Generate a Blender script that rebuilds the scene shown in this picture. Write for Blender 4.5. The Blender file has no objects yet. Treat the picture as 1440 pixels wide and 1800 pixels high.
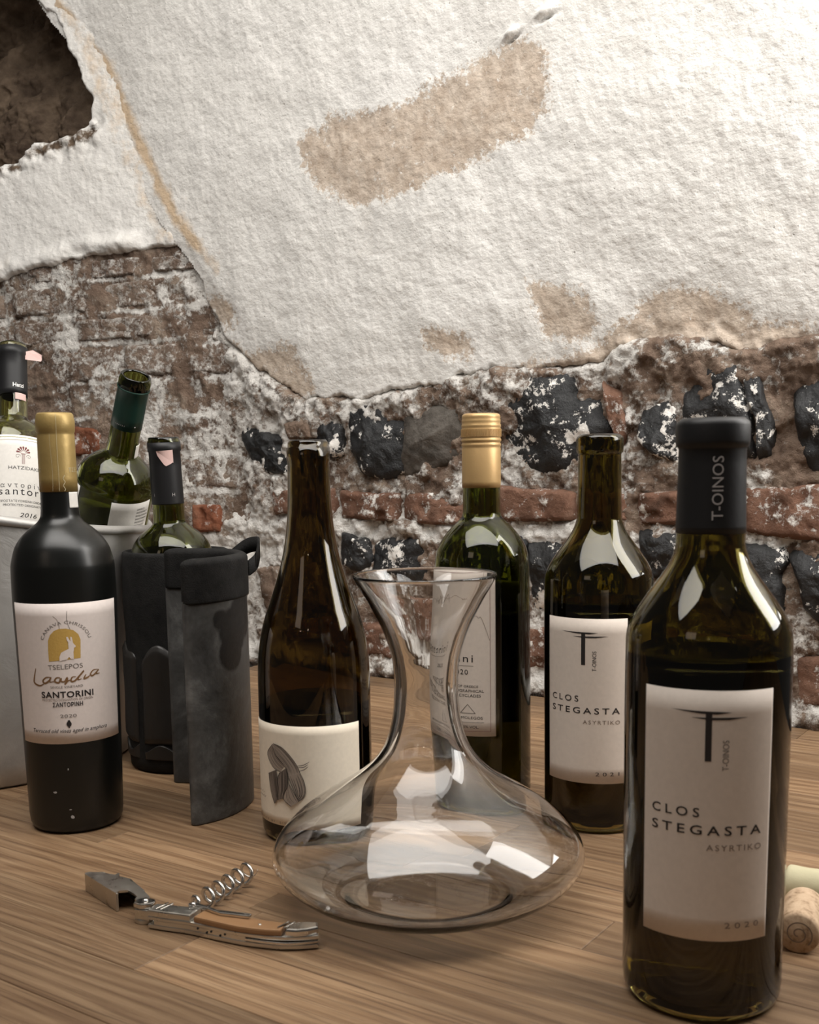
import bpy, bmesh, math, random
import numpy as np
from mathutils import Vector, Matrix
C = bpy.context.scene.collection
sc = bpy.context.scene
random.seed(7)
PI = math.pi

# ---------------------------------------------------------------- camera
cam_d = bpy.data.cameras.new('camera')
cam = bpy.data.objects.new('camera', cam_d)
C.objects.link(cam)
sc.camera = cam
PITCH, ROLL = 0.1357316, 0.01460986
cam.matrix_world = (Matrix.Translation((0, 0, 0.2785)) @ Matrix.Rotation(PI / 2 - PITCH, 4, 'X')
                    @ Matrix.Rotation(-ROLL, 4, 'Z'))
cam_d.sensor_fit = 'HORIZONTAL'
cam_d.sensor_width = 36.0
cam_d.lens = 1919.03 / 1440 * 36
cam_d.shift_y = (1078.78 - 900) / 1440
cam_d.clip_start = 0.02
cam_d.dof.use_dof = True
cam_d.dof.focus_distance = 1.05
cam_d.dof.aperture_fstop = 28

# ---------------------------------------------------------------- world, lights, exposure
world = bpy.data.worlds.new('World')
sc.world = world
world.use_nodes = True
bg = world.node_tree.nodes['Background']
bg.inputs[0].default_value = (0.95, 0.86, 0.78, 1)
bg.inputs[1].default_value = 0.045


def area(name, loc, target, size, energy, col, size_y=None):
    d = bpy.data.lights.new(name, 'AREA')
    d.energy = energy
    d.color = col
    d.size = size
    if size_y:
        d.shape = 'RECTANGLE'
        d.size_y = size_y
    o = bpy.data.objects.new(name, d)
    C.objects.link(o)
    o.location = loc
    o.rotation_euler = (Vector(target) - Vector(loc)).to_track_quat('-Z', 'Y').to_euler()
    return o


# tall bright opening at the right, just beyond the frame, and a broad soft lamp under the vault
side = area('side_window', (0.76, 0.82, 0.76), (0.0, 1.02, 0.56), 0.56, 11.0, (1.0, 0.97, 0.93), 0.76)
lamp = area('vault_lamp', (0.0, 0.66, 1.46), (-0.02, 1.36, 0.34), 1.6, 17.0, (1.0, 0.965, 0.92), 1.1)
lamp.data.spread = math.radians(140)
area('room_lamp', (-1.1, -0.9, 1.2), (-0.1, 0.8, 0.15), 0.5, 0.75, (1.0, 0.80, 0.64))
for lx in (-0.16, -0.05):
    d = bpy.data.lights.new('ceiling_bulb', 'POINT')
    d.energy = 0.32
    d.color = (1.0, 0.85, 0.7)
    d.shadow_soft_size = 0.012
    o = bpy.data.objects.new('ceiling_bulb', d)
    C.objects.link(o)
    o.location = (lx * 6, -1.2, 0.95)

sc.view_settings.view_transform = 'Standard'
sc.view_settings.look = 'None'
sc.view_settings.gamma = 1
sc.view_settings.use_curve_mapping = False
sc.view_settings.exposure = 0.44
sc.cycles.max_bounces = 14
sc.cycles.transmission_bounces = 12
sc.cycles.glossy_bounces = 6
sc.cycles.transparent_max_bounces = 12
sc.cycles.sample_clamp_indirect = 4.0
sc.cycles.use_denoising = True
sc.cycles.caustics_refractive = True
sc.cycles.caustics_reflective = True

# ---------------------------------------------------------------- numpy noise
_rng = np.random.default_rng(11)
_tab = _rng.random(65536)


def vnoise(x, y, seed=0):
    xi = np.floor(x).astype(np.int64)
    yi = np.floor(y).astype(np.int64)
    fx = x - xi
    fy = y - yi
    fx = fx * fx * (3 - 2 * fx)
    fy = fy * fy * (3 - 2 * fy)

    def h(a, b):
        return _tab[(a * 73856093 ^ b * 19349663 ^ (seed * 83492791)) & 65535]
    return ((h(xi, yi) * (1 - fx) + h(xi + 1, yi) * fx) * (1 - fy)
            + (h(xi, yi + 1) * (1 - fx) + h(xi + 1, yi + 1) * fx) * fy) * 2 - 1


def fbm(x, y, scale, octaves=4, seed=0, rough=0.5):
    v = 0
    a = 1.0
    f = 1.0 / scale
    for k in range(octaves):
        v = v + a * vnoise(x * f + 17.3 * k, y * f - 9.1 * k, seed + k)
        a *= rough
        f *= 2.03
    return v


def sdf(poly, x, y):
    """signed distance, negative inside"""
    p = np.array(poly, float)
    n = len(p)
    d = np.full(x.shape, 1e9)
    ins = np.zeros(x.shape, bool)
    for i in range(n):
        a = p[i]
        b = p[(i + 1) % n]
        e = b - a
        wx = x - a[0]
        wy = y - a[1]
        t = np.clip((wx * e[0] + wy * e[1]) / (e @ e), 0, 1)
        d = np.minimum(d, np.hypot(wx - e[0] * t, wy - e[1] * t))
        if abs(e[1]) > 1e-12:
            c = ((a[1] <= y) & (b[1] > y)) | ((b[1] <= y) & (a[1] > y))
            ins ^= c & (x < a[0] + (y - a[1]) / e[1] * e[0])
    return np.where(ins, -d, d)


def smooth01(t):
    t = np.clip(t, 0, 1)
    return t * t * (3 - 2 * t)


# ---------------------------------------------------------------- mesh helpers
def mesh_np(name, V, F, mats=None, parent=None, smooth=True, loc=None, fmat=None):
    V = np.asarray(V, float)
    if loc is not None:
        V = V - np.array(loc)
    me = bpy.data.meshes.new(name)
    F = [tuple(int(i) for i in f) for f in F] if not isinstance(F, np.ndarray) else F
    if isinstance(F, np.ndarray):
        me.vertices.add(len(V))
        me.vertices.foreach_set('co', V.astype(np.float32).ravel())
        k = F.shape[1]
        me.loops.add(F.size)
        me.loops.foreach_set('vertex_index', F.astype(np.int32).ravel())
        me.polygons.add(len(F))
        me.polygons.foreach_set('loop_start', np.arange(0, F.size, k, dtype=np.int32))
        me.polygons.foreach_set('loop_total', np.full(len(F), k, np.int32))
        me.update(calc_edges=True)
    else:
        me.from_pydata([tuple(v) for v in V], [], F)
    if mats is not None:
        for m in (mats if isinstance(mats, (list, tuple)) else [mats]):
            me.materials.append(m)
    if fmat is not None:
        me.polygons.foreach_set('material_index', np.array(fmat, np.int32))
    if smooth:
        me.polygons.foreach_set('use_smooth', np.ones(len(me.polygons), bool))
    me.validate()
    me.update()
    o = bpy.data.objects.new(name, me)
    C.objects.link(o)
    if parent is not None:
        o.parent = parent
    if loc is not None:
        o.location = loc
    return o


def grid_faces(nr, nc, wrap=False):
    i = np.arange(nr - 1)[:, None]
    j = np.arange(nc if wrap else nc - 1)[None, :]
    j2 = (j + 1) % nc
    a = i * nc + j
    b = i * nc + j2
    c = (i + 1) * nc + j2
    d = (i + 1) * nc + j
    return np.stack([a, b, c, d], -1).reshape(-1, 4)


def attr(o, name, vals):
    a = o.data.attributes.new(name, 'FLOAT', 'POINT')
    a.data.foreach_set('value', np.asarray(vals, np.float32).ravel())


def tag(o, label, cat, group=None):
    o['label'] = label
    o['category'] = cat
    if group:
        o['group'] = group
    return o


def empty(name, label, cat, M=None, group=None):
    o = bpy.data.objects.new(name, None)
    o.empty_display_size = 0.03
    C.objects.link(o)
    if M is not None:
        o.matrix_world = M
    return tag(o, label, cat, group)


def lathe(name, prof, mat, parent=None, seg=96, closed=False, caps=True):
    """revolve a list of (z, r) points; closed=True joins last to first"""
    p = np.array(prof, float)
    n = len(p)
    a = np.linspace(0, 2 * PI, seg, endpoint=False)
    V = np.stack([np.outer(p[:, 1], np.sin(a)), np.outer(p[:, 1], -np.cos(a)),
                  np.repeat(p[:, :1], seg, 1)], -1).reshape(-1, 3)
    F = [tuple(f) for f in grid_faces(n, seg, True)]
    if closed and p[0, 1] < 0.0006 and p[-1, 1] < 0.0006:
        V[:seg, :2] = 0          # both ends meet the axis: plain poles
        V[-seg:, :2] = 0
        closed = caps = False
    if closed:
        for j in range(seg):
            F.append(((n - 1) * seg + j, (n - 1) * seg + (j + 1) % seg, (j + 1) % seg, j))
    elif caps:
        F.append(tuple(range(seg))[::-1])
        F.append(tuple((n - 1) * seg + j for j in range(seg)))
    o = mesh_np(name, V, F, mat, parent)
    fix_normals(o)
    return o


def fix_normals(o):
    bm = bmesh.new()
    bm.from_mesh(o.data)
    bmesh.ops.remove_doubles(bm, verts=bm.verts, dist=1e-7)
    bmesh.ops.recalc_face_normals(bm, faces=bm.faces)
    bm.to_mesh(o.data)
    bm.free()


def spline(pts, n=8):
    """Catmull-Rom through 2D/3D points"""
    P = [np.array(p, float) for p in pts]
    P = [2 * P[0] - P[1]] + P + [2 * P[-1] - P[-2]]
    out = []
    for i in range(1, len(P) - 2):
        for k in range(n):
            t = k / n
            a, b, c, d = P[i - 1], P[i], P[i + 1], P[i + 2]
            out.append(0.5 * ((2 * b) + (c - a) * t + (2 * a - 5 * b + 4 * c - d) * t * t
                              + (3 * b - a - 3 * c + d) * t ** 3))
    out.append(P[-2])
    return np.array(out)


def refine(prof, n=4):
    """gently smoothed denser copy of a (z, r) profile"""
    return [tuple(p) for p in spline(prof, n)]


def tube(name, path, rad, mat, parent=None, sides=12):
    P = np.array(path, float)
    n = len(P)
    rad = np.broadcast_to(np.array(rad, float), (n,))
    T = np.gradient(P, axis=0)
    T /= np.linalg.norm(T, axis=1)[:, None] + 1e-12
    up = np.array([0, 0, 1.0])
    if abs(T[0] @ up) > 0.9:
        up = np.array([1.0, 0, 0])
    N = np.cross(T[0], up)
    N /= np.linalg.norm(N)
    rings = []
    for i in range(n):
        N = N - T[i] * (N @ T[i])
        N /= np.linalg.norm(N)
        B = np.cross(T[i], N)
        a = np.linspace(0, 2 * PI, sides, endpoint=False)
        rings.append(P[i] + rad[i] * (np.outer(np.cos(a), N) + np.outer(np.sin(a), B)))
    V = np.concatenate(rings)
    F = [tuple(f) for f in grid_faces(n, sides, True)]
    F.append(tuple(range(sides))[::-1])
    F.append(tuple((n - 1) * sides + j for j in range(sides)))
    o = mesh_np(name, V, F, mat, parent)
    fix_normals(o)
    return o


def extrude2d(name, pts, z0, z1, mat, parent=None, bevel=0.0, smooth=False):
    """prism over a 2D outline with softly bevelled edges"""
    bm = bmesh.new()
    vs = [bm.verts.new((p[0], p[1], z0)) for p in pts]
    f = bm.faces.new(vs)
    r = bmesh.ops.extrude_face_region(bm, geom=[f])
    for v in r['geom']:
        if isinstance(v, bmesh.types.BMVert):
            v.co.z = z1
    bmesh.ops.recalc_face_normals(bm, faces=bm.faces)
    if bevel > 0:
        es = [e for e in bm.edges if abs(e.verts[0].co.z - e.verts[1].co.z) < 1e-6]
        bmesh.ops.bevel(bm, geom=es, offset=bevel, segments=2, profile=0.6, affect='EDGES')
    me = bpy.data.meshes.new(name)
    bm.to_mesh(me)
    bm.free()
    me.materials.append(mat)
    if smooth:
        me.polygons.foreach_set('use_smooth', np.ones(len(me.polygons), bool))
    o = bpy.data.objects.new(name, me)
    C.objects.link(o)
    if parent is not None:
        o.parent = parent
    return o


# ---------------------------------------------------------------- materials
def new_mat(name):
    m = bpy.data.materials.new(name)
    m.use_nodes = True
    nt = m.node_tree
    return m, nt, nt.nodes['Principled BSDF']


def N(nt, kind, **kw):
    n = nt.nodes.new(kind)
    for k, v in kw.items():
        if k.startswith('i_'):
            key = k[2:]
            n.inputs[int(key) if key.isdigit() else key.replace('_', ' ')].default_value = v
        else:
            setattr(n, k, v)
    return n


def link(nt, a, b):
    nt.links.new(a, b)


def noise(nt, vec, scale, detail=6, rough=0.55, dist=0.0):
    n = N(nt, 'ShaderNodeTexNoise')
    n.inputs['Scale'].default_value = scale
    n.inputs['Detail'].default_value = detail
    n.inputs['Roughness'].default_value = rough
    n.inputs['Distortion'].default_value = dist
    if vec is not None:
        link(nt, vec, n.inputs['Vector'])
    return n.outputs['Fac']


def ramp(nt, fac, stops, interp='LINEAR'):
    r = N(nt, 'ShaderNodeValToRGB')
    r.color_ramp.interpolation = interp
    e = r.color_ramp.elements
    while len(e) < len(stops):
        e.new(0.5)
    for i, (p, c) in enumerate(stops):
        e[i].position = p
        e[i].color = (c[0], c[1], c[2], 1) if isinstance(c, (tuple, list)) else (c, c, c, 1)
    link(nt, fac, r.inputs[0])
    return r.outputs[0]


def mixc(nt, fac, a, b):
    m = N(nt, 'ShaderNodeMix', data_type='RGBA')
    for s, v in ((m.inputs[0], fac), (m.inputs[6], a), (m.inputs[7], b)):
        if isinstance(v, (tuple, list)):
            s.default_value = (v[0], v[1], v[2], 1)
        elif isinstance(v, (int, float)):
            s.default_value = v
        else:
            link(nt, v, s)
    return m.outputs[2]


def math_n(nt, op, a, b=None, c=None, clamp=False):
    m = N(nt, 'ShaderNodeMath', operation=op, use_clamp=clamp)
    for i, v in enumerate((a, b, c)):
        if v is None:
            continue
        if isinstance(v, (int, float)):
            m.inputs[i].default_value = v
        else:
            link(nt, v, m.inputs[i])
    return m.outputs[0]


def bump(nt, h, strength, dist, normal=None):
    b = N(nt, 'ShaderNodeBump')
    b.inputs['Strength'].default_value = strength
    b.inputs['Distance'].default_value = dist
    link(nt, h, b.inputs['Height'])
    if normal is not None:
        link(nt, normal, b.inputs['Normal'])
    return b.outputs['Normal']


def attr_node(nt, name):
    a = N(nt, 'ShaderNodeAttribute')
    a.attribute_name = name
    return a.outputs['Fac']


def objvec(nt, randomise=True, scale=(1, 1, 1)):
    tc = N(nt, 'ShaderNodeTexCoord')
    v = tc.outputs['Object']
    mp = N(nt, 'ShaderNodeMapping')
    mp.inputs['Scale'].default_value = scale
    link(nt, v, mp.inputs['Vector'])
    if randomise:
        oi = N(nt, 'ShaderNodeObjectInfo')
        cx = N(nt, 'ShaderNodeCombineXYZ')
        for k, mul in enumerate((7.0, 13.0, 5.0)):
            link(nt, math_n(nt, 'MULTIPLY', oi.outputs['Random'], mul), cx.inputs[k])
        link(nt, cx.outputs[0], mp.inputs['Location'])
    return mp.outputs[0]


def plain(name, col, rough=0.5, metal=0.0, spec=0.5, bump_scale=None, bump_str=0.1, bump_dist=0.001, coat=0, sheen=0):
    m, nt, b = new_mat(name)
    b.inputs['Base Color'].default_value = (*col, 1)
    b.inputs['Roughness'].default_value = rough
    b.inputs['Metallic'].default_value = metal
    b.inputs['Specular IOR Level'].default_value = spec
    b.inputs['Coat Weight'].default_value = coat
    b.inputs['Sheen Weight'].default_value = sheen
    if bump_scale:
        v = objvec(nt, False)
        h = noise(nt, v, bump_scale, 5)
        link(nt, bump(nt, h, bump_str, bump_dist), b.inputs['Normal'])
    return m


LIME = (0.86, 0.83, 0.78)


def mat_plaster():
    m, nt, b = new_mat('plaster')
    v = objvec(nt, False)
    big = noise(nt, v, 3.0, 4)
    base = ramp(nt, big, [(0.3, (0.75, 0.73, 0.69)), (0.7, (0.82, 0.805, 0.775))])
    spots = noise(nt, v, 9.0, 6, 0.7)
    base = mixc(nt, ramp(nt, spots, [(0.60, 0.0), (0.78, 0.35)]), base, (0.66, 0.58, 0.46))
    # worn patches where the beige undercoat shows through
    patch = attr_node(nt, 'patch')
    fine = noise(nt, v, 170.0, 6, 0.75)
    mid = noise(nt, v, 45.0, 5, 0.65)
    w = math_n(nt, 'ADD', math_n(nt, 'MULTIPLY', math_n(nt, 'SUBTRACT', fine, 0.5), 1.7),
               math_n(nt, 'MULTIPLY', math_n(nt, 'SUBTRACT', mid, 0.5), 1.2))
    pm = ramp(nt, math_n(nt, 'ADD', patch, w), [(0.42, 0.0), (0.62, 1.0)])
    beige = ramp(nt, noise(nt, v, 60.0, 6, 0.7), [(0.3, (0.42, 0.33, 0.255)), (0.65, (0.64, 0.55, 0.46))])
    col = mixc(nt, pm, base, beige)
    st = attr_node(nt, 'stain')
    sm = ramp(nt, math_n(nt, 'ADD', st, math_n(nt, 'MULTIPLY', math_n(nt, 'SUBTRACT', mid, 0.5), 1.4)),
              [(0.35, 0.0), (0.95, 0.8)])
    col = mixc(nt, sm, col, (0.60, 0.42, 0.24))
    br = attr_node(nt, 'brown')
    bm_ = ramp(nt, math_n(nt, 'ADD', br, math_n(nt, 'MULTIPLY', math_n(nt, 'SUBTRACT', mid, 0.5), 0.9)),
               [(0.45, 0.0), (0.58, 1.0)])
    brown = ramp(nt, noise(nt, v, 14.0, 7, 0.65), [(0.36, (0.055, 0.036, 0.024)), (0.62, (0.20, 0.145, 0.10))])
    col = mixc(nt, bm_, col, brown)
    pits = N(nt, 'ShaderNodeTexVoronoi')
    pits.inputs['Scale'].default_value = 75.0
    link(nt, v, pits.inputs['Vector'])
    pit = ramp(nt, math_n(nt, 'ADD', pits.outputs['Distance'], math_n(nt, 'MULTIPLY', mid, 0.25)),
               [(0.155, 0.0), (0.19, 1.0)])
    col = mixc(nt, math_n(nt, 'MULTIPLY', math_n(nt, 'SUBTRACT', 1.0, pit), 0.5), col, (0.22, 0.2, 0.17))
    link(nt, col, b.inputs['Base Color'])
    b.inputs['Roughness'].default_value = 0.85
    b.inputs['Specular IOR Level'].default_value = 0.25
    sv = N(nt, 'ShaderNodeMapping')
    sv.inputs['Scale'].default_value = (1.0, 1.0, 1.35)
    vo = N(nt, 'ShaderNodeTexVoronoi')
    vo.feature = 'SMOOTH_F1'
    vo.inputs['Scale'].default_value = 175.0
    link(nt, v, vo.inputs['Vector'])
    link(nt, v, sv.inputs['Vector'])
    h = math_n(nt, 'ADD', math_n(nt, 'MULTIPLY', noise(nt, sv.outputs[0], 150.0, 3, 0.55, 0.0), 0.9),
               math_n(nt, 'MULTIPLY', noise(nt, v, 480.0, 3, 0.6), 0.35))
    h = math_n(nt, 'ADD', h, math_n(nt, 'MULTIPLY', vo.outputs['Distance'], 0.5))
    h = math_n(nt, 'ADD', h, math_n(nt, 'MULTIPLY', pit, 0.35))
    link(nt, bump(nt, h, 0.8, 0.0014), b.inputs['Normal'])
    return m


def mat_masonry(name, stops, lime_lo, lime_hi, scale=1.0, rough=0.85, lime_attr=False, bstr=1.0, bdist=0.004,
                gloss_noise=False, fleck=26.0, limecol=LIME):
    """rubble, brick or flint with flecks and smears of old limewash"""
    m, nt, b = new_mat(name)
    v = objvec(nt, True)
    c = noise(nt, v, 22.0 * scale, 8, 0.68, 0.4)
    col = ramp(nt, c, stops)
    fine = noise(nt, v, 210.0, 4, 0.7)
    col = mixc(nt, math_n(nt, 'MULTIPLY', fine, 0.35), col, tuple(s * 0.5 for s in stops[0][1]))
    lw = math_n(nt, 'ADD', math_n(nt, 'MULTIPLY', noise(nt, v, fleck, 9, 0.75, 0.15), 0.62),
                math_n(nt, 'MULTIPLY', noise(nt, v, fleck * 3.3, 6, 0.7), 0.38))
    if lime_attr:
        lw = math_n(nt, 'ADD', lw, math_n(nt, 'MULTIPLY', math_n(nt, 'SUBTRACT', attr_node(nt, 'lime'), 0.5), 0.34))
    lm = ramp(nt, lw, [(lime_lo, 0.0), (lime_hi, 1.0)])
    col = mixc(nt, lm, col, limecol)
    link(nt, col, b.inputs['Base Color'])
    if gloss_noise:
        rr = ramp(nt, c, [(0.3, rough - 0.12), (0.7, rough + 0.25)])
        rr2 = mixc(nt, lm, rr, (0.9, 0.9, 0.9))
        link(nt, rr2, b.inputs['Roughness'])
        b.inputs['Specular IOR Level'].default_value = 0.6
    else:
        b.inputs['Roughness'].default_value = rough
        b.inputs['Specular IOR Level'].default_value = 0.25
    h = math_n(nt, 'ADD', math_n(nt, 'MULTIPLY', noise(nt, v, 70.0 * scale, 8, 0.7), 1.0),
               math_n(nt, 'MULTIPLY', lm, 0.16))
    h = math_n(nt, 'ADD', h, math_n(nt, 'MULTIPLY', noise(nt, v, 330.0, 5, 0.7), 0.30))
    link(nt, bump(nt, h, bstr, bdist), b.inputs['Normal'])
    return m


def mat_oak():
    m, nt, b = new_mat('oiled_oak')
    tc = N(nt, 'ShaderNodeTexCoord')
    oi = N(nt, 'ShaderNodeObjectInfo')
    rnd = oi.outputs['Random']
    cx = N(nt, 'ShaderNodeCombineXYZ')
    for k, mul in enumerate((31.0, 17.0, 11.0)):
        link(nt, math_n(nt, 'MULTIPLY', rnd, mul), cx.inputs[k])

    def vec(sx, sy, sz=1.0):
        mp = N(nt, 'ShaderNodeMapping')
        mp.inputs['Scale'].default_value = (sx, sy, sz)
        link(nt, tc.outputs['Object'], mp.inputs['Vector'])
        link(nt, cx.outputs[0], mp.inputs['Location'])
        return mp.outputs[0]
    # growth rings: stretched along the stave, warped into cathedrals
    warp = noise(nt, vec(2.2, 9.0), 1.0, 3, 0.5)
    sep = N(nt, 'ShaderNodeSeparateXYZ')
    link(nt, tc.outputs['Object'], sep.inputs[0])
    ringc = math_n(nt, 'ADD', math_n(nt, 'MULTIPLY', sep.outputs[1], 210.0),
                   math_n(nt, 'MULTIPLY', warp, 22.0))
    ringc = math_n(nt, 'ADD', ringc, math_n(nt, 'MULTIPLY', rnd, 40.0))
    rings = math_n(nt, 'ADD', math_n(nt, 'MULTIPLY', math_n(nt, 'SINE', math_n(nt, 'MULTIPLY', ringc, 2.4)), 0.5), 0.5)
    fib = noise(nt, vec(12.0, 650.0), 1.0, 4, 0.6)
    fib2 = noise(nt, vec(7.0, 260.0), 1.0, 6, 0.7)
    blot = noise(nt, vec(4.0, 14.0), 1.0, 4)
    t = math_n(nt, 'ADD', math_n(nt, 'MULTIPLY', rings, 0.16), math_n(nt, 'MULTIPLY', fib2, 0.80))
    t = math_n(nt, 'ADD', t, math_n(nt, 'MULTIPLY', blot, 0.22))
    col = ramp(nt, t, [(0.38, (0.145, 0.077, 0.035)), (0.60, (0.235, 0.140, 0.070)), (0.86, (0.345, 0.225, 0.122))])
    pores = ramp(nt, fib, [(0.34, 1.0), (0.46, 0.0)])
    col = mixc(nt, math_n(nt, 'MULTIPLY', pores, 0.55), col, (0.085, 0.045, 0.022))
    hs = N(nt, 'ShaderNodeHueSaturation')
    link(nt, col, hs.inputs['Color'])
    link(nt, math_n(nt, 'ADD', 0.72, math_n(nt, 'MULTIPLY', rnd, 0.55)), hs.inputs['Value'])
    hs.inputs['Saturation'].default_value = 0.95
    link(nt, hs.outputs[0], b.inputs['Base Color'])
    link(nt, ramp(nt, fib2, [(0.3, 0.42), (0.7, 0.56)]), b.inputs['Roughness'])
    b.inputs['Specular IOR Level'].default_value = 0.4
    h = math_n(nt, 'SUBTRACT', math_n(nt, 'MULTIPLY', fib2, 0.6), math_n(nt, 'MULTIPLY', pores, 0.5))
    link(nt, bump(nt, h, 0.45, 0.0006), b.inputs['Normal'])
    return m


def mat_glass(name, col, rough=0.0, ior=1.5):
    m, nt, b = new_mat(name)
    b.inputs['Base Color'].default_value = (*col, 1)
    b.inputs['Roughness'].default_value = rough
    b.inputs['IOR'].default_value = ior
    b.inputs['Transmission Weight'].default_value = 1.0
    return m


def mat_neoprene():
    m, nt, b = new_mat('black_fabric')
    v = objvec(nt, False)
    n1 = noise(nt, v, 90.0, 6, 0.7)
    link(nt, ramp(nt, n1, [(0.3, (0.006, 0.006, 0.006)), (0.75, (0.022, 0.021, 0.020))]), b.inputs['Base Color'])
    b.inputs['Roughness'].default_value = 0.8
    b.inputs['Specular IOR Level'].default_value = 0.2
    h = noise(nt, v, 900.0, 3, 0.6)
    link(nt, bump(nt, h, 0.6, 0.0008), b.inputs['Normal'])
    return m


def mat_gel():
    """frosted dark plastic of a cooling sleeve, misted in patches"""
    m, nt, b = new_mat('frosted_plastic')
    v = objvec(nt, False)
    n1 = noise(nt, v, 16.0, 7, 0.7, 0.8)
    n2 = noise(nt, v, 160.0, 4, 0.7)
    f = math_n(nt, 'ADD', math_n(nt, 'MULTIPLY', n1, 0.8), math_n(nt, 'MULTIPLY', n2, 0.25))
    col = ramp(nt, f, [(0.36, (0.028, 0.027, 0.026)), (0.55, (0.075, 0.075, 0.073)), (0.74, (0.19, 0.19, 0.185))])
    dk = attr_node(nt, 'dark')
    col = mixc(nt, ramp(nt, math_n(nt, 'ADD', dk, math_n(nt, 'MULTIPLY', math_n(nt, 'SUBTRACT', n2, 0.5), 0.3)),
                        [(0.42, 0.0), (0.58, 1.0)]), col, (0.012, 0.012, 0.012))
    link(nt, col, b.inputs['Base Color'])
    link(nt, ramp(nt, f, [(0.4, 0.32), (0.7, 0.62)]), b.inputs['Roughness'])
    link(nt, bump(nt, f, 0.5, 0.0015), b.inputs['Normal'])
    return m


def mat_cork():
    m, nt, b = new_mat('cork')
    v = objvec(nt, True)
    n1 = noise(nt, v, 150.0, 6, 0.7)
    col = ramp(nt, n1, [(0.34, (0.20, 0.12, 0.06)), (0.47, (0.48, 0.34, 0.22)), (0.7, (0.60, 0.45, 0.31))])
    link(nt, col, b.inputs['Base Color'])
    b.inputs['Roughness'].default_value = 0.8
    link(nt, bump(nt, n1, 0.5, 0.001), b.inputs['Normal'])
    return m


def mat_metal(name, col, rough, scale=(1, 1, 1), bs=60.0, bstr=0.15, bdist=0.0006):
    m, nt, b = new_mat(name)
    b.inputs['Base Color'].default_value = (*col, 1)
    b.inputs['Metallic'].default_value = 1.0
    v = objvec(nt, False, scale)
    n1 = noise(nt, v, bs, 5, 0.6)
    link(nt, ramp(nt, n1, [(0.3, max(0.05, rough - 0.08)), (0.7, rough + 0.1)]), b.inputs['Roughness'])
    link(nt, bump(nt, n1, bstr, bdist), b.inputs['Normal'])
    return m


def mat_bucket():
    m, nt, b = new_mat('dull_aluminium')
    v = objvec(nt, False)
    n1 = noise(nt, v, 9.0, 7, 0.6, 1.2)
    link(nt, ramp(nt, n1, [(0.3, (0.40, 0.385, 0.365)), (0.7, (0.60, 0.585, 0.56))]), b.inputs['Base Color'])
    b.inputs['Metallic'].default_value = 0.55
    b.inputs['Roughness'].default_value = 0.5
    h = noise(nt, v, 34.0, 6, 0.6, 1.5)
    link(nt, bump(nt, h, 0.35, 0.002), b.inputs['Normal'])
    return m


def mat_paper(name, col, rough=0.7):
    m, nt, b = new_mat(name)
    v = objvec(nt, False)
    n1 = noise(nt, v, 300.0, 4, 0.6)
    link(nt, ramp(nt, n1, [(0.3, tuple(c * 0.93 for c in col)), (0.7, col)]), b.inputs['Base Color'])
    b.inputs['Roughness'].default_value = rough
    b.inputs['Specular IOR Level'].default_value = 0.3
    link(nt, bump(nt, n1, 0.15, 0.0003), b.inputs['Normal'])
    return m


M = {}
M['plaster'] = mat_plaster()
M['mortar'] = mat_masonry('lime_mortar_rubble', [(0.32, (0.14, 0.092, 0.066)), (0.5, (0.29, 0.205, 0.152)), (0.68, (0.46, 0.37, 0.29))],
                          0.49, 0.565, lime_attr=True, bdist=0.008, fleck=34.0)
M['flint'] = mat_masonry('black_flint', [(0.35, (0.004, 0.0045, 0.005)), (0.58, (0.013, 0.014, 0.016)), (0.78, (0.06, 0.062, 0.064))],
                         0.543, 0.558, rough=0.36, gloss_noise=True, bdist=0.003, fleck=22.0)
M['grey'] = mat_masonry('grey_stone', [(0.32, (0.05, 0.045, 0.038)), (0.5, (0.12, 0.105, 0.09)), (0.7, (0.21, 0.19, 0.165))],
                        0.62, 0.65, rough=0.6, bdist=0.003, fleck=22.0)
M['brick'] = mat_masonry('red_brick', [(0.30, (0.10, 0.055, 0.037)), (0.5, (0.225, 0.118, 0.078)), (0.72, (0.35, 0.215, 0.155))],
                         0.53, 0.59, rough=0.85, bdist=0.004, fleck=34.0)
M['rubble'] = mat_masonry('brown_rubble', [(0.32, (0.13, 0.085, 0.06)), (0.5, (0.28, 0.20, 0.15)), (0.68, (0.42, 0.33, 0.26))],
                          0.53, 0.60, rough=0.9, bdist=0.006, fleck=30.0)
M['oldbrick'] = mat_masonry('limewashed_brick', [(0.30, (0.16, 0.105, 0.077)), (0.5, (0.27, 0.195, 0.148)), (0.7, (0.42, 0.335, 0.265))],
                            0.48, 0.60, rough=0.9, bdist=0.007, fleck=62.0)
M['redbrick'] = mat_masonry('orange_brick', [(0.30, (0.12, 0.040, 0.02)), (0.5, (0.26, 0.095, 0.05)), (0.72, (0.33, 0.18, 0.115))],
                            0.54, 0.62, rough=0.85, bdist=0.004, fleck=36.0)
M['oak'] = mat_oak()
M['olive'] = mat_glass('olive_glass', (0.27, 0.225, 0.06))
M['amber'] = mat_glass('amber_brown_glass', (0.23, 0.165, 0.06))
M['greenglass'] = mat_glass('green_glass', (0.27, 0.29, 0.075))
M['pale'] = mat_glass('pale_olive_glass', (0.60, 0.60, 0.30))
M['black_glass'] = plain('black_satin_glass', (0.004, 0.0045, 0.004), 0.30, spec=0.5, bump_scale=60, bump_str=0.05)
M['clear'] = mat_glass('clear_crystal', (0.985, 0.985, 0.98), ior=1.48)
M['wine'] = mat_glass('wine', (0.22, 0.19, 0.06), ior=1.34)
M['darkwine'] = mat_glass('dark_wine', (0.10, 0.08, 0.03), ior=1.34)
M['paper_rose'] = mat_paper('rose_white_paper', (0.74, 0.66, 0.62))
M['paper_cream'] = mat_paper('cream_paper', (0.80, 0.71, 0.58))
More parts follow.
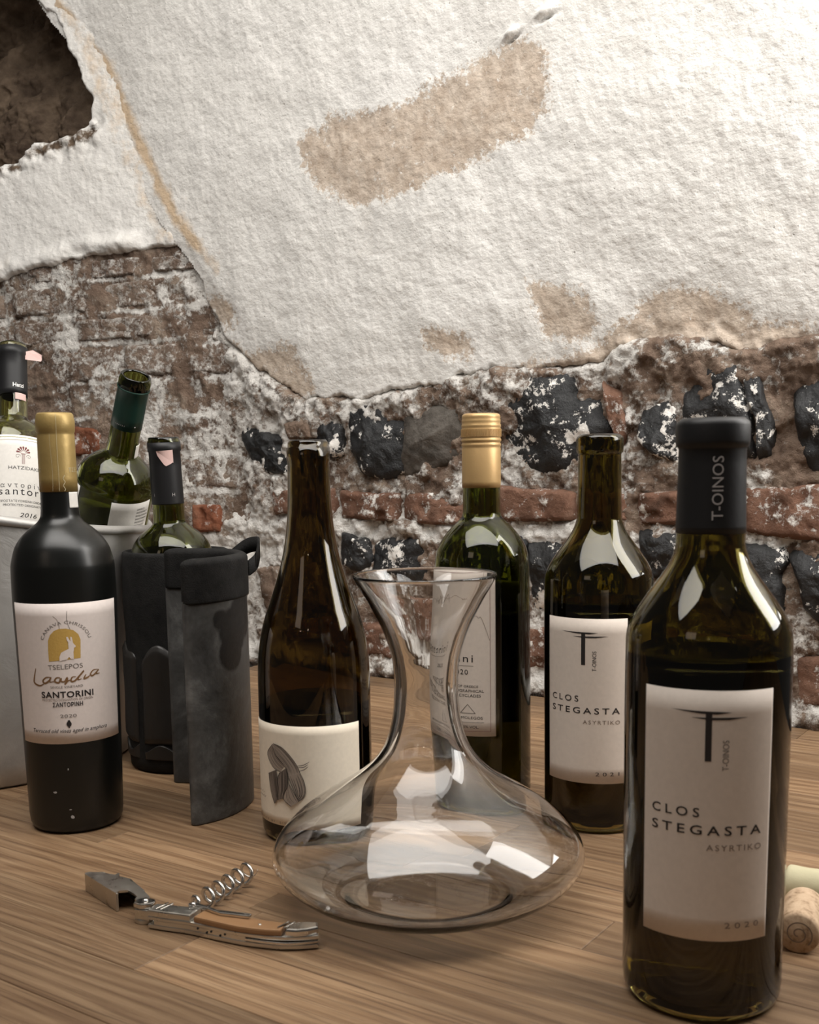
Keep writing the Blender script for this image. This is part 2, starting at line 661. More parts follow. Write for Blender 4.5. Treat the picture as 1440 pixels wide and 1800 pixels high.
M['paper_grey'] = mat_paper('warm_white_paper', (0.66, 0.58, 0.51))
M['paper_white'] = mat_paper('white_paper', (0.80, 0.77, 0.72))
M['ink'] = plain('black_ink', (0.015, 0.012, 0.012), 0.6)
M['ink_brown'] = plain('brown_ink', (0.20, 0.15, 0.12), 0.6)
M['ink_soft'] = plain('grey_ink', (0.16, 0.14, 0.125), 0.6)
M['ink_red'] = plain('dark_red_ink', (0.18, 0.035, 0.03), 0.6)
M['ink_bronze'] = plain('bronze_foil_ink', (0.30, 0.17, 0.08), 0.4, metal=0.5)
M['gold_foil'] = plain('gold_foil', (0.62, 0.40, 0.11), 0.4, metal=0.25, bump_scale=500, bump_str=0.2)
M['gold_capsule'] = plain('gold_capsule', (0.40, 0.28, 0.10), 0.42, metal=0.4, bump_scale=180, bump_str=0.3, bump_dist=0.0008)
M['brass_cap'] = plain('brushed_gold_screwcap', (0.58, 0.38, 0.17), 0.42, metal=0.4, bump_scale=400, bump_str=0.1)
M['matt_black'] = plain('matt_black_foil', (0.010, 0.010, 0.011), 0.48, spec=0.4, bump_scale=250, bump_str=0.1)
M['green_foil'] = plain('dark_green_foil', (0.012, 0.045, 0.034), 0.4, metal=0.3, bump_scale=250, bump_str=0.1)
M['grey_print'] = plain('pale_grey_print', (0.38, 0.36, 0.35), 0.6)
M['gold_print'] = plain('pale_gold_print', (0.52, 0.45, 0.28), 0.5)
M['white_print'] = plain('white_print', (0.75, 0.74, 0.72), 0.6)
M['pink_tape'] = mat_paper('pink_tax_strip', (0.72, 0.50, 0.46))
M['fabric'] = mat_neoprene()
M['gel'] = mat_gel()
M['gel_dark'] = plain('dark_plastic', (0.020, 0.0175, 0.0155), 0.42, bump_scale=90, bump_str=0.4)
M['cork'] = mat_cork()
M['corkpale'] = plain('pale_cork', (0.50, 0.46, 0.30), 0.8, bump_scale=150, bump_str=0.4)
M['steel'] = mat_metal('polished_steel', (0.62, 0.60, 0.57), 0.20, bs=200, bstr=0.06, bdist=0.0003)
M['satin_steel'] = mat_metal('satin_steel', (0.60, 0.575, 0.53), 0.32, bs=120, bstr=0.1, bdist=0.0003)
M['handlewood'] = plain('olive_wood', (0.27, 0.145, 0.065), 0.45, bump_scale=200, bump_str=0.1)
M['bucket'] = mat_bucket()
M['dark_hole'] = plain('dark_recess', (0.01, 0.009, 0.008), 0.8)

# ================================================================ SETTING
tR = np.array([0.8230, -0.5680, 0.0]); tR /= np.linalg.norm(tR)
nR = np.array([-0.5680, -0.8230, 0.0]); nR /= np.linalg.norm(nR)
PR = np.array([-0.048, 1.436, 0.0])
tL = np.array([0.924, -0.383, 0.0]); tL /= np.linalg.norm(tL)
nL = np.array([-0.383, -0.924, 0.0]); nL /= np.linalg.norm(nL)
P1 = np.array([-0.25, 1.575, 0.0])
UP = np.array([0, 0, 1.0])

# the vault leans in slowly, then closes over the table
_zc = [0.0, 0.34, 0.42, 0.49, 0.58, 0.73, 0.83, 0.94]
_nc = [0.0, 0.0, 0.001, 0.004, 0.011, 0.023, 0.034, 0.050]


def lean(z):
    return np.interp(z, _zc, _nc)


def wallR(s, z, off):
    s, z, off = np.broadcast_arrays(s, z, off)
    return PR + s[..., None] * tR + z[..., None] * UP + (off + lean(z))[..., None] * nR


def wallL(s, z, off):
    s, z, off = np.broadcast_arrays(s, z, off)
    return P1 + s[..., None] * tL + z[..., None] * UP + off[..., None] * nL


# outlines measured on the wall planes: (metres along the wall, height)
STONES=[
 ("flint",[(-0.221, 0.341), (-0.193, 0.332), (-0.146, 0.317), (-0.139, 0.294), (-0.143, 0.272), (-0.188, 0.266), (-0.211, 0.295), (-0.226, 0.319)]),
 ("rubble",[(-0.14, 0.336), (-0.097, 0.352), (-0.094, 0.316), (-0.136, 0.315)]),
 ("flint",[(-0.093, 0.352), (-0.061, 0.341), (-0.042, 0.328), (-0.05, 0.292), (-0.082, 0.287), (-0.106, 0.312)]),
 ("flint",[(-0.03, 0.35), (0.01, 0.354), (0.052, 0.351), (0.055, 0.312), (0.049, 0.269), (0.021, 0.26), (-0.015, 0.273), (-0.031, 0.299), (-0.035, 0.329)]),
 ("grey",[(0.056, 0.346), (0.106, 0.35), (0.14, 0.341), (0.143, 0.289), (0.088, 0.27), (0.053, 0.263), (0.051, 0.298)]),
 ("flint",[(0.189, 0.356), (0.21, 0.376), (0.27, 0.378), (0.31, 0.373), (0.32, 0.337), (0.328, 0.311), (0.314, 0.277), (0.278, 0.272), (0.241, 0.266), (0.195, 0.278), (0.185, 0.315)]),
 ("brick",[(0.324, 0.37), (0.348, 0.355), (0.358, 0.311), (0.347, 0.295), (0.332, 0.324)]),
 ("flint",[(0.374, 0.335), (0.414, 0.342), (0.416, 0.275), (0.389, 0.285), (0.37, 0.304)]),
 ("flint",[(0.418, 0.345), (0.448, 0.378), (0.479, 0.38), (0.489, 0.342), (0.499, 0.318), (0.497, 0.283), (0.419, 0.284)]),
 ("flint",[(0.482, 0.382), (0.505, 0.376), (0.509, 0.341), (0.519, 0.318), (0.516, 0.283), (0.504, 0.279), (0.503, 0.318), (0.491, 0.345)]),
 ("flint",[(0.537, 0.346), (0.562, 0.356), (0.59, 0.343), (0.595, 0.282), (0.565, 0.261), (0.548, 0.282), (0.54, 0.317)]),
 ("flint",[(0.598, 0.348), (0.647, 0.351), (0.655, 0.27), (0.603, 0.265)]),
 ("brick",[(-0.175, 0.246), (-0.061, 0.249), (-0.06, 0.213), (-0.174, 0.212)]),
 ("brick",[(-0.055, 0.246), (0.046, 0.243), (0.046, 0.205), (-0.055, 0.208)]),
 ("brick",[(0.05, 0.242), (0.18, 0.249), (0.18, 0.201), (0.051, 0.203)]),
 ("brick",[(0.185, 0.252), (0.293, 0.246), (0.294, 0.211), (0.186, 0.206)]),
 ("brick",[(0.3, 0.246), (0.363, 0.244), (0.363, 0.211), (0.3, 0.211)]),
 ("brick",[(0.368, 0.244), (0.483, 0.249), (0.484, 0.207), (0.368, 0.208)]),
 ("brick",[(0.487, 0.25), (0.588, 0.255), (0.596, 0.19), (0.489, 0.201)]),
 ("brick",[(0.593, 0.254), (0.671, 0.259), (0.679, 0.188), (0.599, 0.191)]),
 ("flint",[(-0.051, 0.19), (-0.006, 0.18), (0.0, 0.15), (-0.014, 0.138), (-0.049, 0.145)]),
 ("flint",[(0.005, 0.173), (0.033, 0.185), (0.086, 0.184), (0.099, 0.158), (0.094, 0.118), (0.011, 0.109), (0.003, 0.143)]),
 ("flint",[(0.112, 0.187), (0.226, 0.186), (0.227, 0.111), (0.115, 0.104)]),
 ("flint",[(0.233, 0.183), (0.267, 0.188), (0.288, 0.18), (0.288, 0.113), (0.237, 0.101)]),
 ("flint",[(0.294, 0.185), (0.365, 0.19), (0.368, 0.113), (0.296, 0.108)]),
 ("flint",[(0.371, 0.203), (0.418, 0.198), (0.419, 0.154), (0.378, 0.149)]),
 ("flint",[(0.426, 0.192), (0.531, 0.186), (0.533, 0.12), (0.431, 0.117)]),
 ("flint",[(0.541, 0.174), (0.552, 0.188), (0.601, 0.197), (0.61, 0.093), (0.588, 0.094), (0.556, 0.128)]),
 ("rubble",[(-0.202, 0.134), (-0.092, 0.147), (-0.068, 0.093), (-0.188, 0.074)]),
 ("brick",[(-0.189, 0.057), (-0.094, 0.068), (-0.09, 0.041), (-0.188, 0.03)]),
 ("brick",[(-0.084, 0.073), (0.031, 0.071), (0.039, 0.024), (-0.08, 0.029)]),
 ("brick",[(0.047, 0.078), (0.17, 0.079), (0.169, 0.029), (0.048, 0.025)]),
 ("brick",[(0.176, 0.08), (0.286, 0.087), (0.288, 0.033), (0.177, 0.028)]),
 ("brick",[(0.294, 0.087), (0.406, 0.09), (0.408, 0.032), (0.296, 0.03)]),
 ("brick",[(0.412, 0.089), (0.54, 0.088), (0.543, 0.027), (0.415, 0.029)]),
 ("brick",[(0.547, 0.073), (0.637, 0.084), (0.645, 0.024), (0.55, 0.02)]),
]
EDGE_R= [(-0.416, 0.533), (-0.303, 0.538), (-0.261, 0.487), (-0.246, 0.454), (-0.205, 0.42), (-0.164, 0.393), (-0.124, 0.37), (-0.046, 0.363), (0.001, 0.364), (0.046, 0.369), (0.131, 0.379), (0.187, 0.386), (0.241, 0.382), (0.285, 0.382), (0.32, 0.387), (0.347, 0.403), (0.374, 0.407), (0.419, 0.406), (0.444, 0.401), (0.481, 0.386), (0.51, 0.392), (0.561, 0.396), (0.645, 0.394), (0.741, 0.381)]
PATCH= [[(-0.088, 0.688), (-0.036, 0.71), (0.069, 0.707), (0.135, 0.721), (0.189, 0.735), (0.24, 0.742), (0.272, 0.724), (0.276, 0.681), (0.255, 0.642), (0.211, 0.634), (0.173, 0.619), (0.084, 0.603), (-0.003, 0.598), (-0.061, 0.627)], [(0.229, 0.487), (0.266, 0.483), (0.312, 0.463), (0.323, 0.431), (0.306, 0.407), (0.255, 0.424), (0.233, 0.464)], [(0.086, 0.447), (0.132, 0.44), (0.164, 0.424), (0.16, 0.404), (0.115, 0.404), (0.09, 0.423)], [(0.357, 0.434), (0.373, 0.457), (0.405, 0.466), (0.449, 0.458), (0.485, 0.44), (0.498, 0.422), (0.56, 0.411), (0.694, 0.398), (0.698, 0.301), (0.21, 0.315), (0.155, 0.364), (0.179, 0.388), (0.284, 0.402), (0.326, 0.418)], [(-0.282, 0.52), (-0.243, 0.52), (-0.217, 0.491), (-0.23, 0.461), (-0.262, 0.479)], [(-0.246, 0.462), (-0.204, 0.436), (-0.162, 0.439), (-0.121, 0.443), (-0.102, 0.414), (-0.082, 0.375), (-0.124, 0.355), (-0.229, 0.359)]]
STAIN= [(-0.534, 0.973), (-0.499, 0.925), (-0.436, 0.849), (-0.379, 0.728), (-0.326, 0.631), (-0.3, 0.6), (-0.253, 0.54)]
EDGE_L= [(-0.699, 0.565), (-0.515, 0.57), (-0.401, 0.566), (-0.334, 0.577), (-0.228, 0.587), (-0.148, 0.586), (-0.07, 0.586), (-0.051, 0.584)]
HOLE= [(-0.689, 0.76), (-0.454, 0.734), (-0.387, 0.733), (-0.321, 0.75), (-0.283, 0.763), (-0.247, 0.765), (-0.221, 0.77), (-0.209, 0.801), (-0.231, 0.843), (-0.258, 0.901), (-0.271, 0.926), (-0.295, 0.953), (-0.322, 1.004), (-0.402, 1.065), (-0.649, 1.11)]


def rubble(S, Z, seed, amp=1.0):
    r = 1 - np.abs(fbm(S, Z, 0.055, 3, seed))
    return amp * (0.006 * fbm(S, Z, 0.09, 3, seed + 5) + 0.006 * (r - 0.6)
                  + 0.0045 * fbm(S, Z, 0.018, 4, seed + 9, 0.6) + 0.0020 * np.abs(fbm(S, Z, 0.006, 2, seed + 13)))


def edge_r(s):
    e = np.array(EDGE_R)
    return np.interp(s, e[:, 0], e[:, 1])


def edge_l(s):
    e = np.array(EDGE_L)
    return np.interp(s, e[:, 0], e[:, 1])


# ---- right wall: bed of mortar and rubble
s = np.arange(-0.36, 0.86, 0.0023)
z = np.arange(-0.012, 0.475, 0.0023)
S, Z = np.meshgrid(s, z)
off = -0.003 + rubble(S, Z, 3)
# heavy lime ledge along the foot of the wall and below the brick course
off += 0.010 * smooth01(1 - np.abs(Z - (0.012 + 0.008 * fbm(S, S, 0.05, 2, 31))) / 0.022)
off += 0.003 * smooth01(1 - np.abs(Z - (0.196 + 0.006 * fbm(S, S, 0.07, 2, 33))) / 0.014) * (0.5 + fbm(S, Z, 0.03, 3, 34))
er = edge_r(S)
off += 0.007 * smooth01((0.05 + Z - er) / 0.04) * (1 - smooth01((Z - er + 0.002) / 0.008)) - 0.03 * smooth01((Z - er - 0.004) / 0.012)
wall_right = mesh_np('wall_right', wallR(S, Z, off).reshape(-1, 3), grid_faces(*S.shape), M['mortar'])
wall_right['kind'] = 'structure'
lime = 0.42 + 0.34 * smooth01(1 - np.abs(Z - 0.194 - 0.008 * fbm(S, Z, 0.03, 3, 42)) / 0.016) + 0.3 * smooth01(1 - np.abs(Z - 0.018) / 0.02)
lime += 0.22 * smooth01((-0.10 - S) / 0.05) + 0.25 * fbm(S, Z, 0.08, 3, 41)
lime += 0.15 * smooth01((0.05 + Z - edge_r(S)) / 0.05)
lime -= 0.08 * smooth01((S - 0.3) / 0.1) * smooth01((Z - 0.26) / 0.04)
attr(wall_right, 'lime', lime)


def blob(name, poly, place, depth, mat, parent, kind, seed):
    """one stone or brick: a rough relief over its own outline, standing proud of the bed"""
    rg = np.random.default_rng(seed)
    P = np.array(poly, float)
    c = P.mean(0)
    big = kind != 'brick'
    # resample the outline
    seg = np.linalg.norm(np.roll(P, -1, 0) - P, axis=1)
    cum = np.concatenate([[0], np.cumsum(seg)])
    na = 88 if big else 76
    t = np.linspace(0, cum[-1], na, endpoint=False)
    Q = np.concatenate([P, P[:1]])
    B = np.stack([np.interp(t, cum, Q[:, 0]), np.interp(t, cum, Q[:, 1])], 1)
    B = c + (B - c) * (1.11 if big else 1.02)
    B = (np.roll(B, 1, 0) + 2 * B + np.roll(B, -1, 0)) / 4
    rad = np.linalg.norm(B - c, axis=1).mean()
    w = 1 + (0.06 if big else 0.035) * fbm(B[:, 0] + seed, B[:, 1], 0.02, 4, seed % 97, 0.65)
    B = c + (B - c) * w[:, None]
    nr = 20 if big else 16
    tt = np.concatenate([np.linspace(0.02, 0.9, nr - 4), [0.95, 0.985, 1.01, 1.03]])
    G = c + (B - c)[None] * tt[:, None, None]
    x, y = G[..., 0], G[..., 1]
    if kind in ('flint', 'grey'):
        h = np.full(x.shape, 1.0) * depth
        for _ in range(7):
            a = rg.uniform(0, 2 * PI)
            g = rg.uniform(0.08, 0.38)
            h = np.minimum(h, depth * rg.uniform(0.75, 1.15) + g * ((x - c[0]) * math.cos(a) + (y - c[1]) * math.sin(a))
                           + 0.15 * depth)
        h = h + 0.0026 * fbm(x + seed, y, 0.03, 5, 5 + seed % 50, 0.6) - 0.0040 * np.abs(fbm(x, y + seed, 0.05, 4, 8))
        rim = tt[:, None] ** 14
    else:
        h = depth + 0.0030 * fbm(x + seed, y, 0.035, 5, 9 + seed % 50, 0.6) \
            - 0.006 * smooth01((fbm(x - seed, y, 0.03, 2, 21) - 0.35) * 2.0)
        rim = tt[:, None] ** 12
    h = h * (1 - rim) + (-0.010) * rim
    h[-1] = -0.03
    W = place(x, y, h).reshape(-1, 3)
    F = [tuple(f) for f in grid_faces(len(tt), na, True)] + [tuple(range(na))[::-1]]
    o = mesh_np(name, W, F, mat, parent, True, loc=place(np.array(c[0]), np.array(c[1]), np.array(0.0)))
    return o


HN = {'flint': 'flint_stone', 'grey': 'rubble_stone', 'brick': 'brick', 'rubble': 'rubble_stone'}
HD = {'flint': 0.0145, 'grey': 0.015, 'brick': 0.0055, 'rubble': 0.008}
for i, (kind, poly) in enumerate(STONES):
    blob(HN[kind], poly, wallR, HD[kind], M[kind], wall_right, kind, 100 + 7 * i)

# ---- left wall: limewashed brickwork
s = np.concatenate([np.arange(-1.10, -0.62, 0.006), np.arange(-0.62, 0.06, 0.0026)])
z = np.arange(-0.012, 0.66, 0.0026)
S, Z = np.meshgrid(s, z)
off = -0.0015 + rubble(S, Z, 71, 0.62) - 0.02 * smooth01((Z - edge_l(S) - 0.004) / 0.010)
wall_left = mesh_np('wall_left', wallL(S, Z, off).reshape(-1, 3), grid_faces(*S.shape), M['mortar'])
wall_left['kind'] = 'structure'
_jt = np.array([0.030, 0.084, 0.138, 0.191, 0.245, 0.299, 0.353, 0.406, 0.462, 0.507, 0.553])
_jd = np.abs(Z[..., None] + 0.002 * fbm(S, S, 0.04, 3, 46)[..., None] - _jt).min(-1)
attr(wall_left, 'lime', 0.50 + 0.32 * smooth01(1 - _jd / 0.006) * (0.5 + 0.8 * fbm(S, Z, 0.05, 3, 47)) + 0.25 * fbm(S, Z, 0.07, 3, 44) + 0.18 * smooth01((S + 0.09) / 0.06))
joints = [-0.02, 0.030, 0.084, 0.138, 0.191, 0.245, 0.299, 0.353, 0.406, 0.462, 0.507, 0.553, 0.585]
rg = random.Random(5)
for r in range(len(joints) - 1):
    z0, z1 = joints[r] + 0.0045, joints[r + 1] - 0.0045
    x = -1.00 + (0.0 if r % 2 else 0.055) + rg.uniform(0, 0.02)
    k = 0
    while x < -0.02:
        w = (0.105 if (k + r) % 3 == 1 else 0.150) + rg.uniform(-0.012, 0.012)
        x1 = min(x + w, 0.012)
        if x1 - x > 0.04 and rg.random() > (0.10 if x < -0.16 else 0.45):
            j = lambda: rg.uniform(-0.0035, 0.0035)
            poly = [(x + j(), z0 + j()), (x1 + j(), z0 + j()), (x1 + j(), z1 + j()), (x + j(), z1 + j())]
            # the two bricks whose orange face is bare
            cx_, cz_ = (x + x1) / 2, (z0 + z1) / 2
            bare = (abs(cz_ - 0.326) < 0.02 and -0.33 < cx_ < -0.20) or (abs(cz_ - 0.218) < 0.02 and cx_ > -0.10)
            blob('brick', poly, wallL, 0.0010 + rg.uniform(-0.0018, 0.0022), M['redbrick'] if bare else M['oldbrick'],
                 wall_left, 'brick', 900 + r * 20 + k)
        x = x1 + 0.009
        k += 1

for q, poly in enumerate(([(-0.281, 0.345), (-0.226, 0.340), (-0.224, 0.297), (-0.281, 0.298)], [(-0.070, 0.226), (-0.020, 0.227), (-0.022, 0.185), (-0.072, 0.184)])):
    ob_ = blob('brick', poly, wallL, 0.0065, M['redbrick'], wall_left, 'brick', 1500 + q)
    ob_['label'] = 'broken brick with bare orange face'

# ---- plaster above the left brickwork, with the dark broken recess
s = np.concatenate([np.arange(-1.1, -0.70, 0.02), np.arange(-0.70, 0.10, 0.0026)])
z = np.concatenate([np.arange(0.545, 1.06, 0.0026), np.arange(1.08, 1.5, 0.02)])
S, Z = np.meshgrid(s, z)
e = edge_l(S) + 0.0035 * fbm(S, S, 0.03, 4, 81)
k = smooth01((Z - e + 0.003) / 0.007)
off = 0.0035 + 0.0065 * smooth01((-0.32 - S) / 0.15) + 0.0012 * fbm(S, Z, 0.03, 4, 83) + 0.0005 * fbm(S, Z, 0.006, 2, 84) + 0.004 * fbm(S, Z, 0.25, 2, 85) * smooth01((-0.25 - S) / 0.1)
off += 0.010 * smooth01(1 - np.abs(Z - e - 0.014) / 0.02) * (0.6 + 0.6 * fbm(S, Z, 0.04, 3, 86))
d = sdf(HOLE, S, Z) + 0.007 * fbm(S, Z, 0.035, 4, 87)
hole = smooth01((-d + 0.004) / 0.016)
slope = np.clip((Z - 0.74) / 0.25, 0, 1)
rough_l = 0.022 * fbm(S, Z, 0.09, 6, 88, 0.62) + 0.02 * np.abs(fbm(S + Z * 0.6, Z, 0.12, 3, 188))
# shallow sloping sill at the bottom of the recess, deep at the top
hd = 0.035 + 0.10 * slope + rough_l + 0.05 * smooth01((-0.25 - S) / 0.2)
off = off - hole * hd
# crumbled lip under the recess
lip = smooth01(1 - np.abs(d - 0.012) / 0.03) * smooth01((0.79 - Z) / 0.02)
off += lip * 0.006 * fbm(S, Z, 0.018, 4, 89, 0.6)
off = off * k - 0.03 * (1 - k)
keep = (k > 0.0)
Fg = grid_faces(*S.shape)
Fg = Fg[keep.reshape(-1)[Fg].any(1)]
pl = mesh_np('plaster', wallL(S, Z, off).reshape(-1, 3), Fg, M['plaster'], wall_left)
pl['label'] = 'white lime plaster above the brickwork with a dark broken recess'
attr(pl, 'patch', 0.18 * lip)
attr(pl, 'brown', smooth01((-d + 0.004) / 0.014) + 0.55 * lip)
st = sdf([(-0.10, 0.60), (-0.02, 0.60), (-0.16, 0.86), (-0.24, 1.0), (-0.27, 0.99)], S, Z)
attr(pl, 'stain', 0.5 * smooth01(1 - st / 0.03))

# ---- the vault
s = np.concatenate([np.arange(-1.4, -0.56, 0.03), np.arange(-0.56, 0.74, 0.0027), np.arange(0.76, 1.7, 0.03)])
zz = np.arange(0.345, 0.985, 0.0027)
S, Z = np.meshgrid(s, zz)
e = edge_r(S) + 0.005 * fbm(S, S, 0.035, 5, 51, 0.6)
k = smooth01((Z - e + 0.003) / 0.008)
off = 0.002 + 0.005 * smooth01((Z - e) / 0.09) + 0.0016 * fbm(S, Z, 0.05, 4, 53) + 0.0005 * fbm(S, Z, 0.007, 3, 54) + 0.005 * fbm(S, Z, 0.3, 2, 55)
pd = np.stack([sdf(p, S, Z) for p in PATCH])
patch = np.max(0.5 - pd / 0.030, axis=0)
patch = np.clip(patch, 0, 1)
low = smooth01(1 - (Z - e) / 0.05) * smooth01((S - 0.25) / 0.1)
off += 0.004 * low * fbm(S, Z, 0.03, 5, 56, 0.65)
off -= 0.0012 * smooth01(patch * 1.4 - 0.3)
# two short flaked cracks
for (cs, cz, ang) in ((0.228, 0.745, 0.35), (0.270, 0.757, 0.25)):
    u = (S - cs) * math.cos(ang) + (Z - cz) * math.sin(ang)
    w_ = -(S - cs) * math.sin(ang) + (Z - cz) * math.cos(ang)
    off += 0.007 * np.exp(-(u / 0.010) ** 2) * (np.exp(-((w_ - 0.004) / 0.004) ** 2) - np.exp(-((w_ + 0.002) / 0.002) ** 2))
off = off * k - 0.022 * (1 - k)
V = wallR(S, Z, off)
# overhead sweep
a0 = math.atan2(0.050 - 0.034, 0.11)
Rv = 0.85
th = np.linspace(a0, PI * 0.62, 40)[1:]
n0, z0 = lean(0.985), 0.985 - 0.0027
nn = n0 + Rv * (math.cos(a0) - np.cos(th))
zv = z0 + Rv * (np.sin(th) - math.sin(a0))
top = (PR + s[None, :, None] * tR + zv[:, None, None] * UP + (nn[:, None] + off[-1][None, :])[..., None] * nR)
V = np.concatenate([V, top], 0)
Fg = grid_faces(V.shape[0], V.shape[1])
kk = np.concatenate([k, np.ones(top.shape[:2])], 0)
sp = np.array(STAIN)
left_of = S < np.interp(Z, sp[::-1, 1], sp[::-1, 0]) - 0.020
left_of = np.concatenate([left_of, np.broadcast_to(s < -0.60, top.shape[:2])], 0)
kk[left_of] = 0
Fg = Fg[(kk.reshape(-1)[Fg] > 0).any(1)]
ceiling = mesh_np('ceiling', V.reshape(-1, 3), Fg, M['plaster'])
ceiling['kind'] = 'structure'
ceiling['label'] = 'rough white plastered vault with worn beige patches'
pad = np.zeros(top.shape[:2])
attr(ceiling, 'patch', np.concatenate([patch * 0.85, pad], 0))
attr(ceiling, 'brown', np.concatenate([0 * S, pad], 0))
sp = np.array(STAIN)
sc_ = np.interp(Z, sp[::-1, 1], sp[::-1, 0])
stn = 0.80 * np.exp(-((S - sc_ - 0.010) / 0.012) ** 2) * smooth01((Z - 0.52) / 0.08) + 0.28 * np.exp(-((S - sc_ - 0.02) / 0.03) ** 2)
attr(ceiling, 'stain', np.concatenate([stn, pad], 0))

# ================================================================ TABLE
table = empty('table', 'oak butcher block table top with oiled staves standing against the rubble wall', 'table')
TX = Vector((tR[0], tR[1], 0))
ang = math.atan2(tR[1], tR[0])
rowsv = [0.156, 0.202, 0.248, 0.294, 0.340, 0.388, 0.440, 0.487, 0.5165, 0.5465, 0.5925, 0.6385, 0.6845, 0.7305, 0.7765, 0.8225,
         0.8685, 0.9145, 0.9605, 1.0065, 1.0525, 1.0985, 1.146]
rg = random.Random(21)
TH = 0.030
for i in range(len(rowsv) - 1):
    v0, v1 = rowsv[i], rowsv[i + 1]
    u = -1.15 - rg.uniform(0, 0.4)
    while u < 1.0:
        L_ = rg.uniform(0.34, 0.62)
        u1 = u + L_
        # two butt joints that can be seen in the photograph
        for (row, uu) in ((9, -0.2602), (8, -0.6447), (12, -0.40)):
            if i == row and u < uu < u1:
                u1 = uu
        if v1 > 0.98:     # staves at the back stop at the left wall
            lim = -1.095 - (1.135 - v1) / 0.212
            if u1 < lim + 0.05:
                u = u1
                continue
            u = max(u, lim)
        g = 0.00018
        bm = bmesh.new()
        bmesh.ops.create_cube(bm, size=1.0)
        for v in bm.verts:
            v.co = Vector((v.co.x * (u1 - u - 2 * g), v.co.y * (v1 - v0 - 2 * g), v.co.z * TH))
        bmesh.ops.bevel(bm, geom=[e for e in bm.edges if e.verts[0].co.z > 0 and e.verts[1].co.z > 0],
                        offset=0.0004, segments=1, affect='EDGES')
        me = bpy.data.meshes.new('stave')
        bm.to_mesh(me)
        bm.free()
        me.materials.append(M['oak'])
        o = bpy.data.objects.new('stave', me)
        C.objects.link(o)
        o.parent = table
        uc, vc = (u + u1) / 2, (v0 + v1) / 2
        nrm = Vector((0.568, 0.823, 0)).normalized()
        o.location = TX * uc + nrm * vc + Vector((0, 0, -TH / 2))
        o.rotation_euler = (0, 0, ang)
        u = u1

# ================================================================ BOTTLES
def prof_r(prof, z):
    p = sorted(prof)
    return np.interp(z, [q[0] for q in p], [q[1] for q in p])


def to_cyl(prof, u, z, th0, lift):
    r = prof_r(prof, z)
    th = math.radians(th0) + u / 0.040 * 0.040 / np.maximum(prof_r(prof, np.full_like(z, np.median(z))), 0.005)
    return np.stack([(r + lift) * np.sin(th), -(r + lift) * np.cos(th), z], -1)


def label_patch(name, prof, th_a, th_b, z0, z1, mat, parent, lift=0.00025, corner=0.0015, tilt=0.0):
    """a sheet of paper wrapped round the glass: front face and thin edge"""
    nu, nz = 64, 12
    th = np.radians(np.linspace(th_a, th_b, nu))
    z = np.linspace(z0, z1, nz)
    T, Zz = np.meshgrid(th, z)
    layers = []
    for lf in (lift, lift + 0.00018):
        r = prof_r(prof, Zz) + lf
        layers.append(np.stack([r * np.sin(T), -r * np.cos(T), Zz], -1).reshape(-1, 3))
    V = np.concatenate(layers)
    n = nu * nz
    F = []
    g = grid_faces(nz, nu)
    F += [tuple(f + n) for f in g] + [tuple(f[::-1]) for f in g]
    ring = [j for j in range(nu)] + [i * nu + nu - 1 for i in range(1, nz)] + \
           [(nz - 1) * nu + j for j in range(nu - 2, -1, -1)] + [i * nu for i in range(nz - 2, 0, -1)]
    for a, b in zip(ring, ring[1:] + ring[:1]):
        F.append((a, b, b + n, a + n))
    o = mesh_np(name, V, F, mat, parent)
    return o


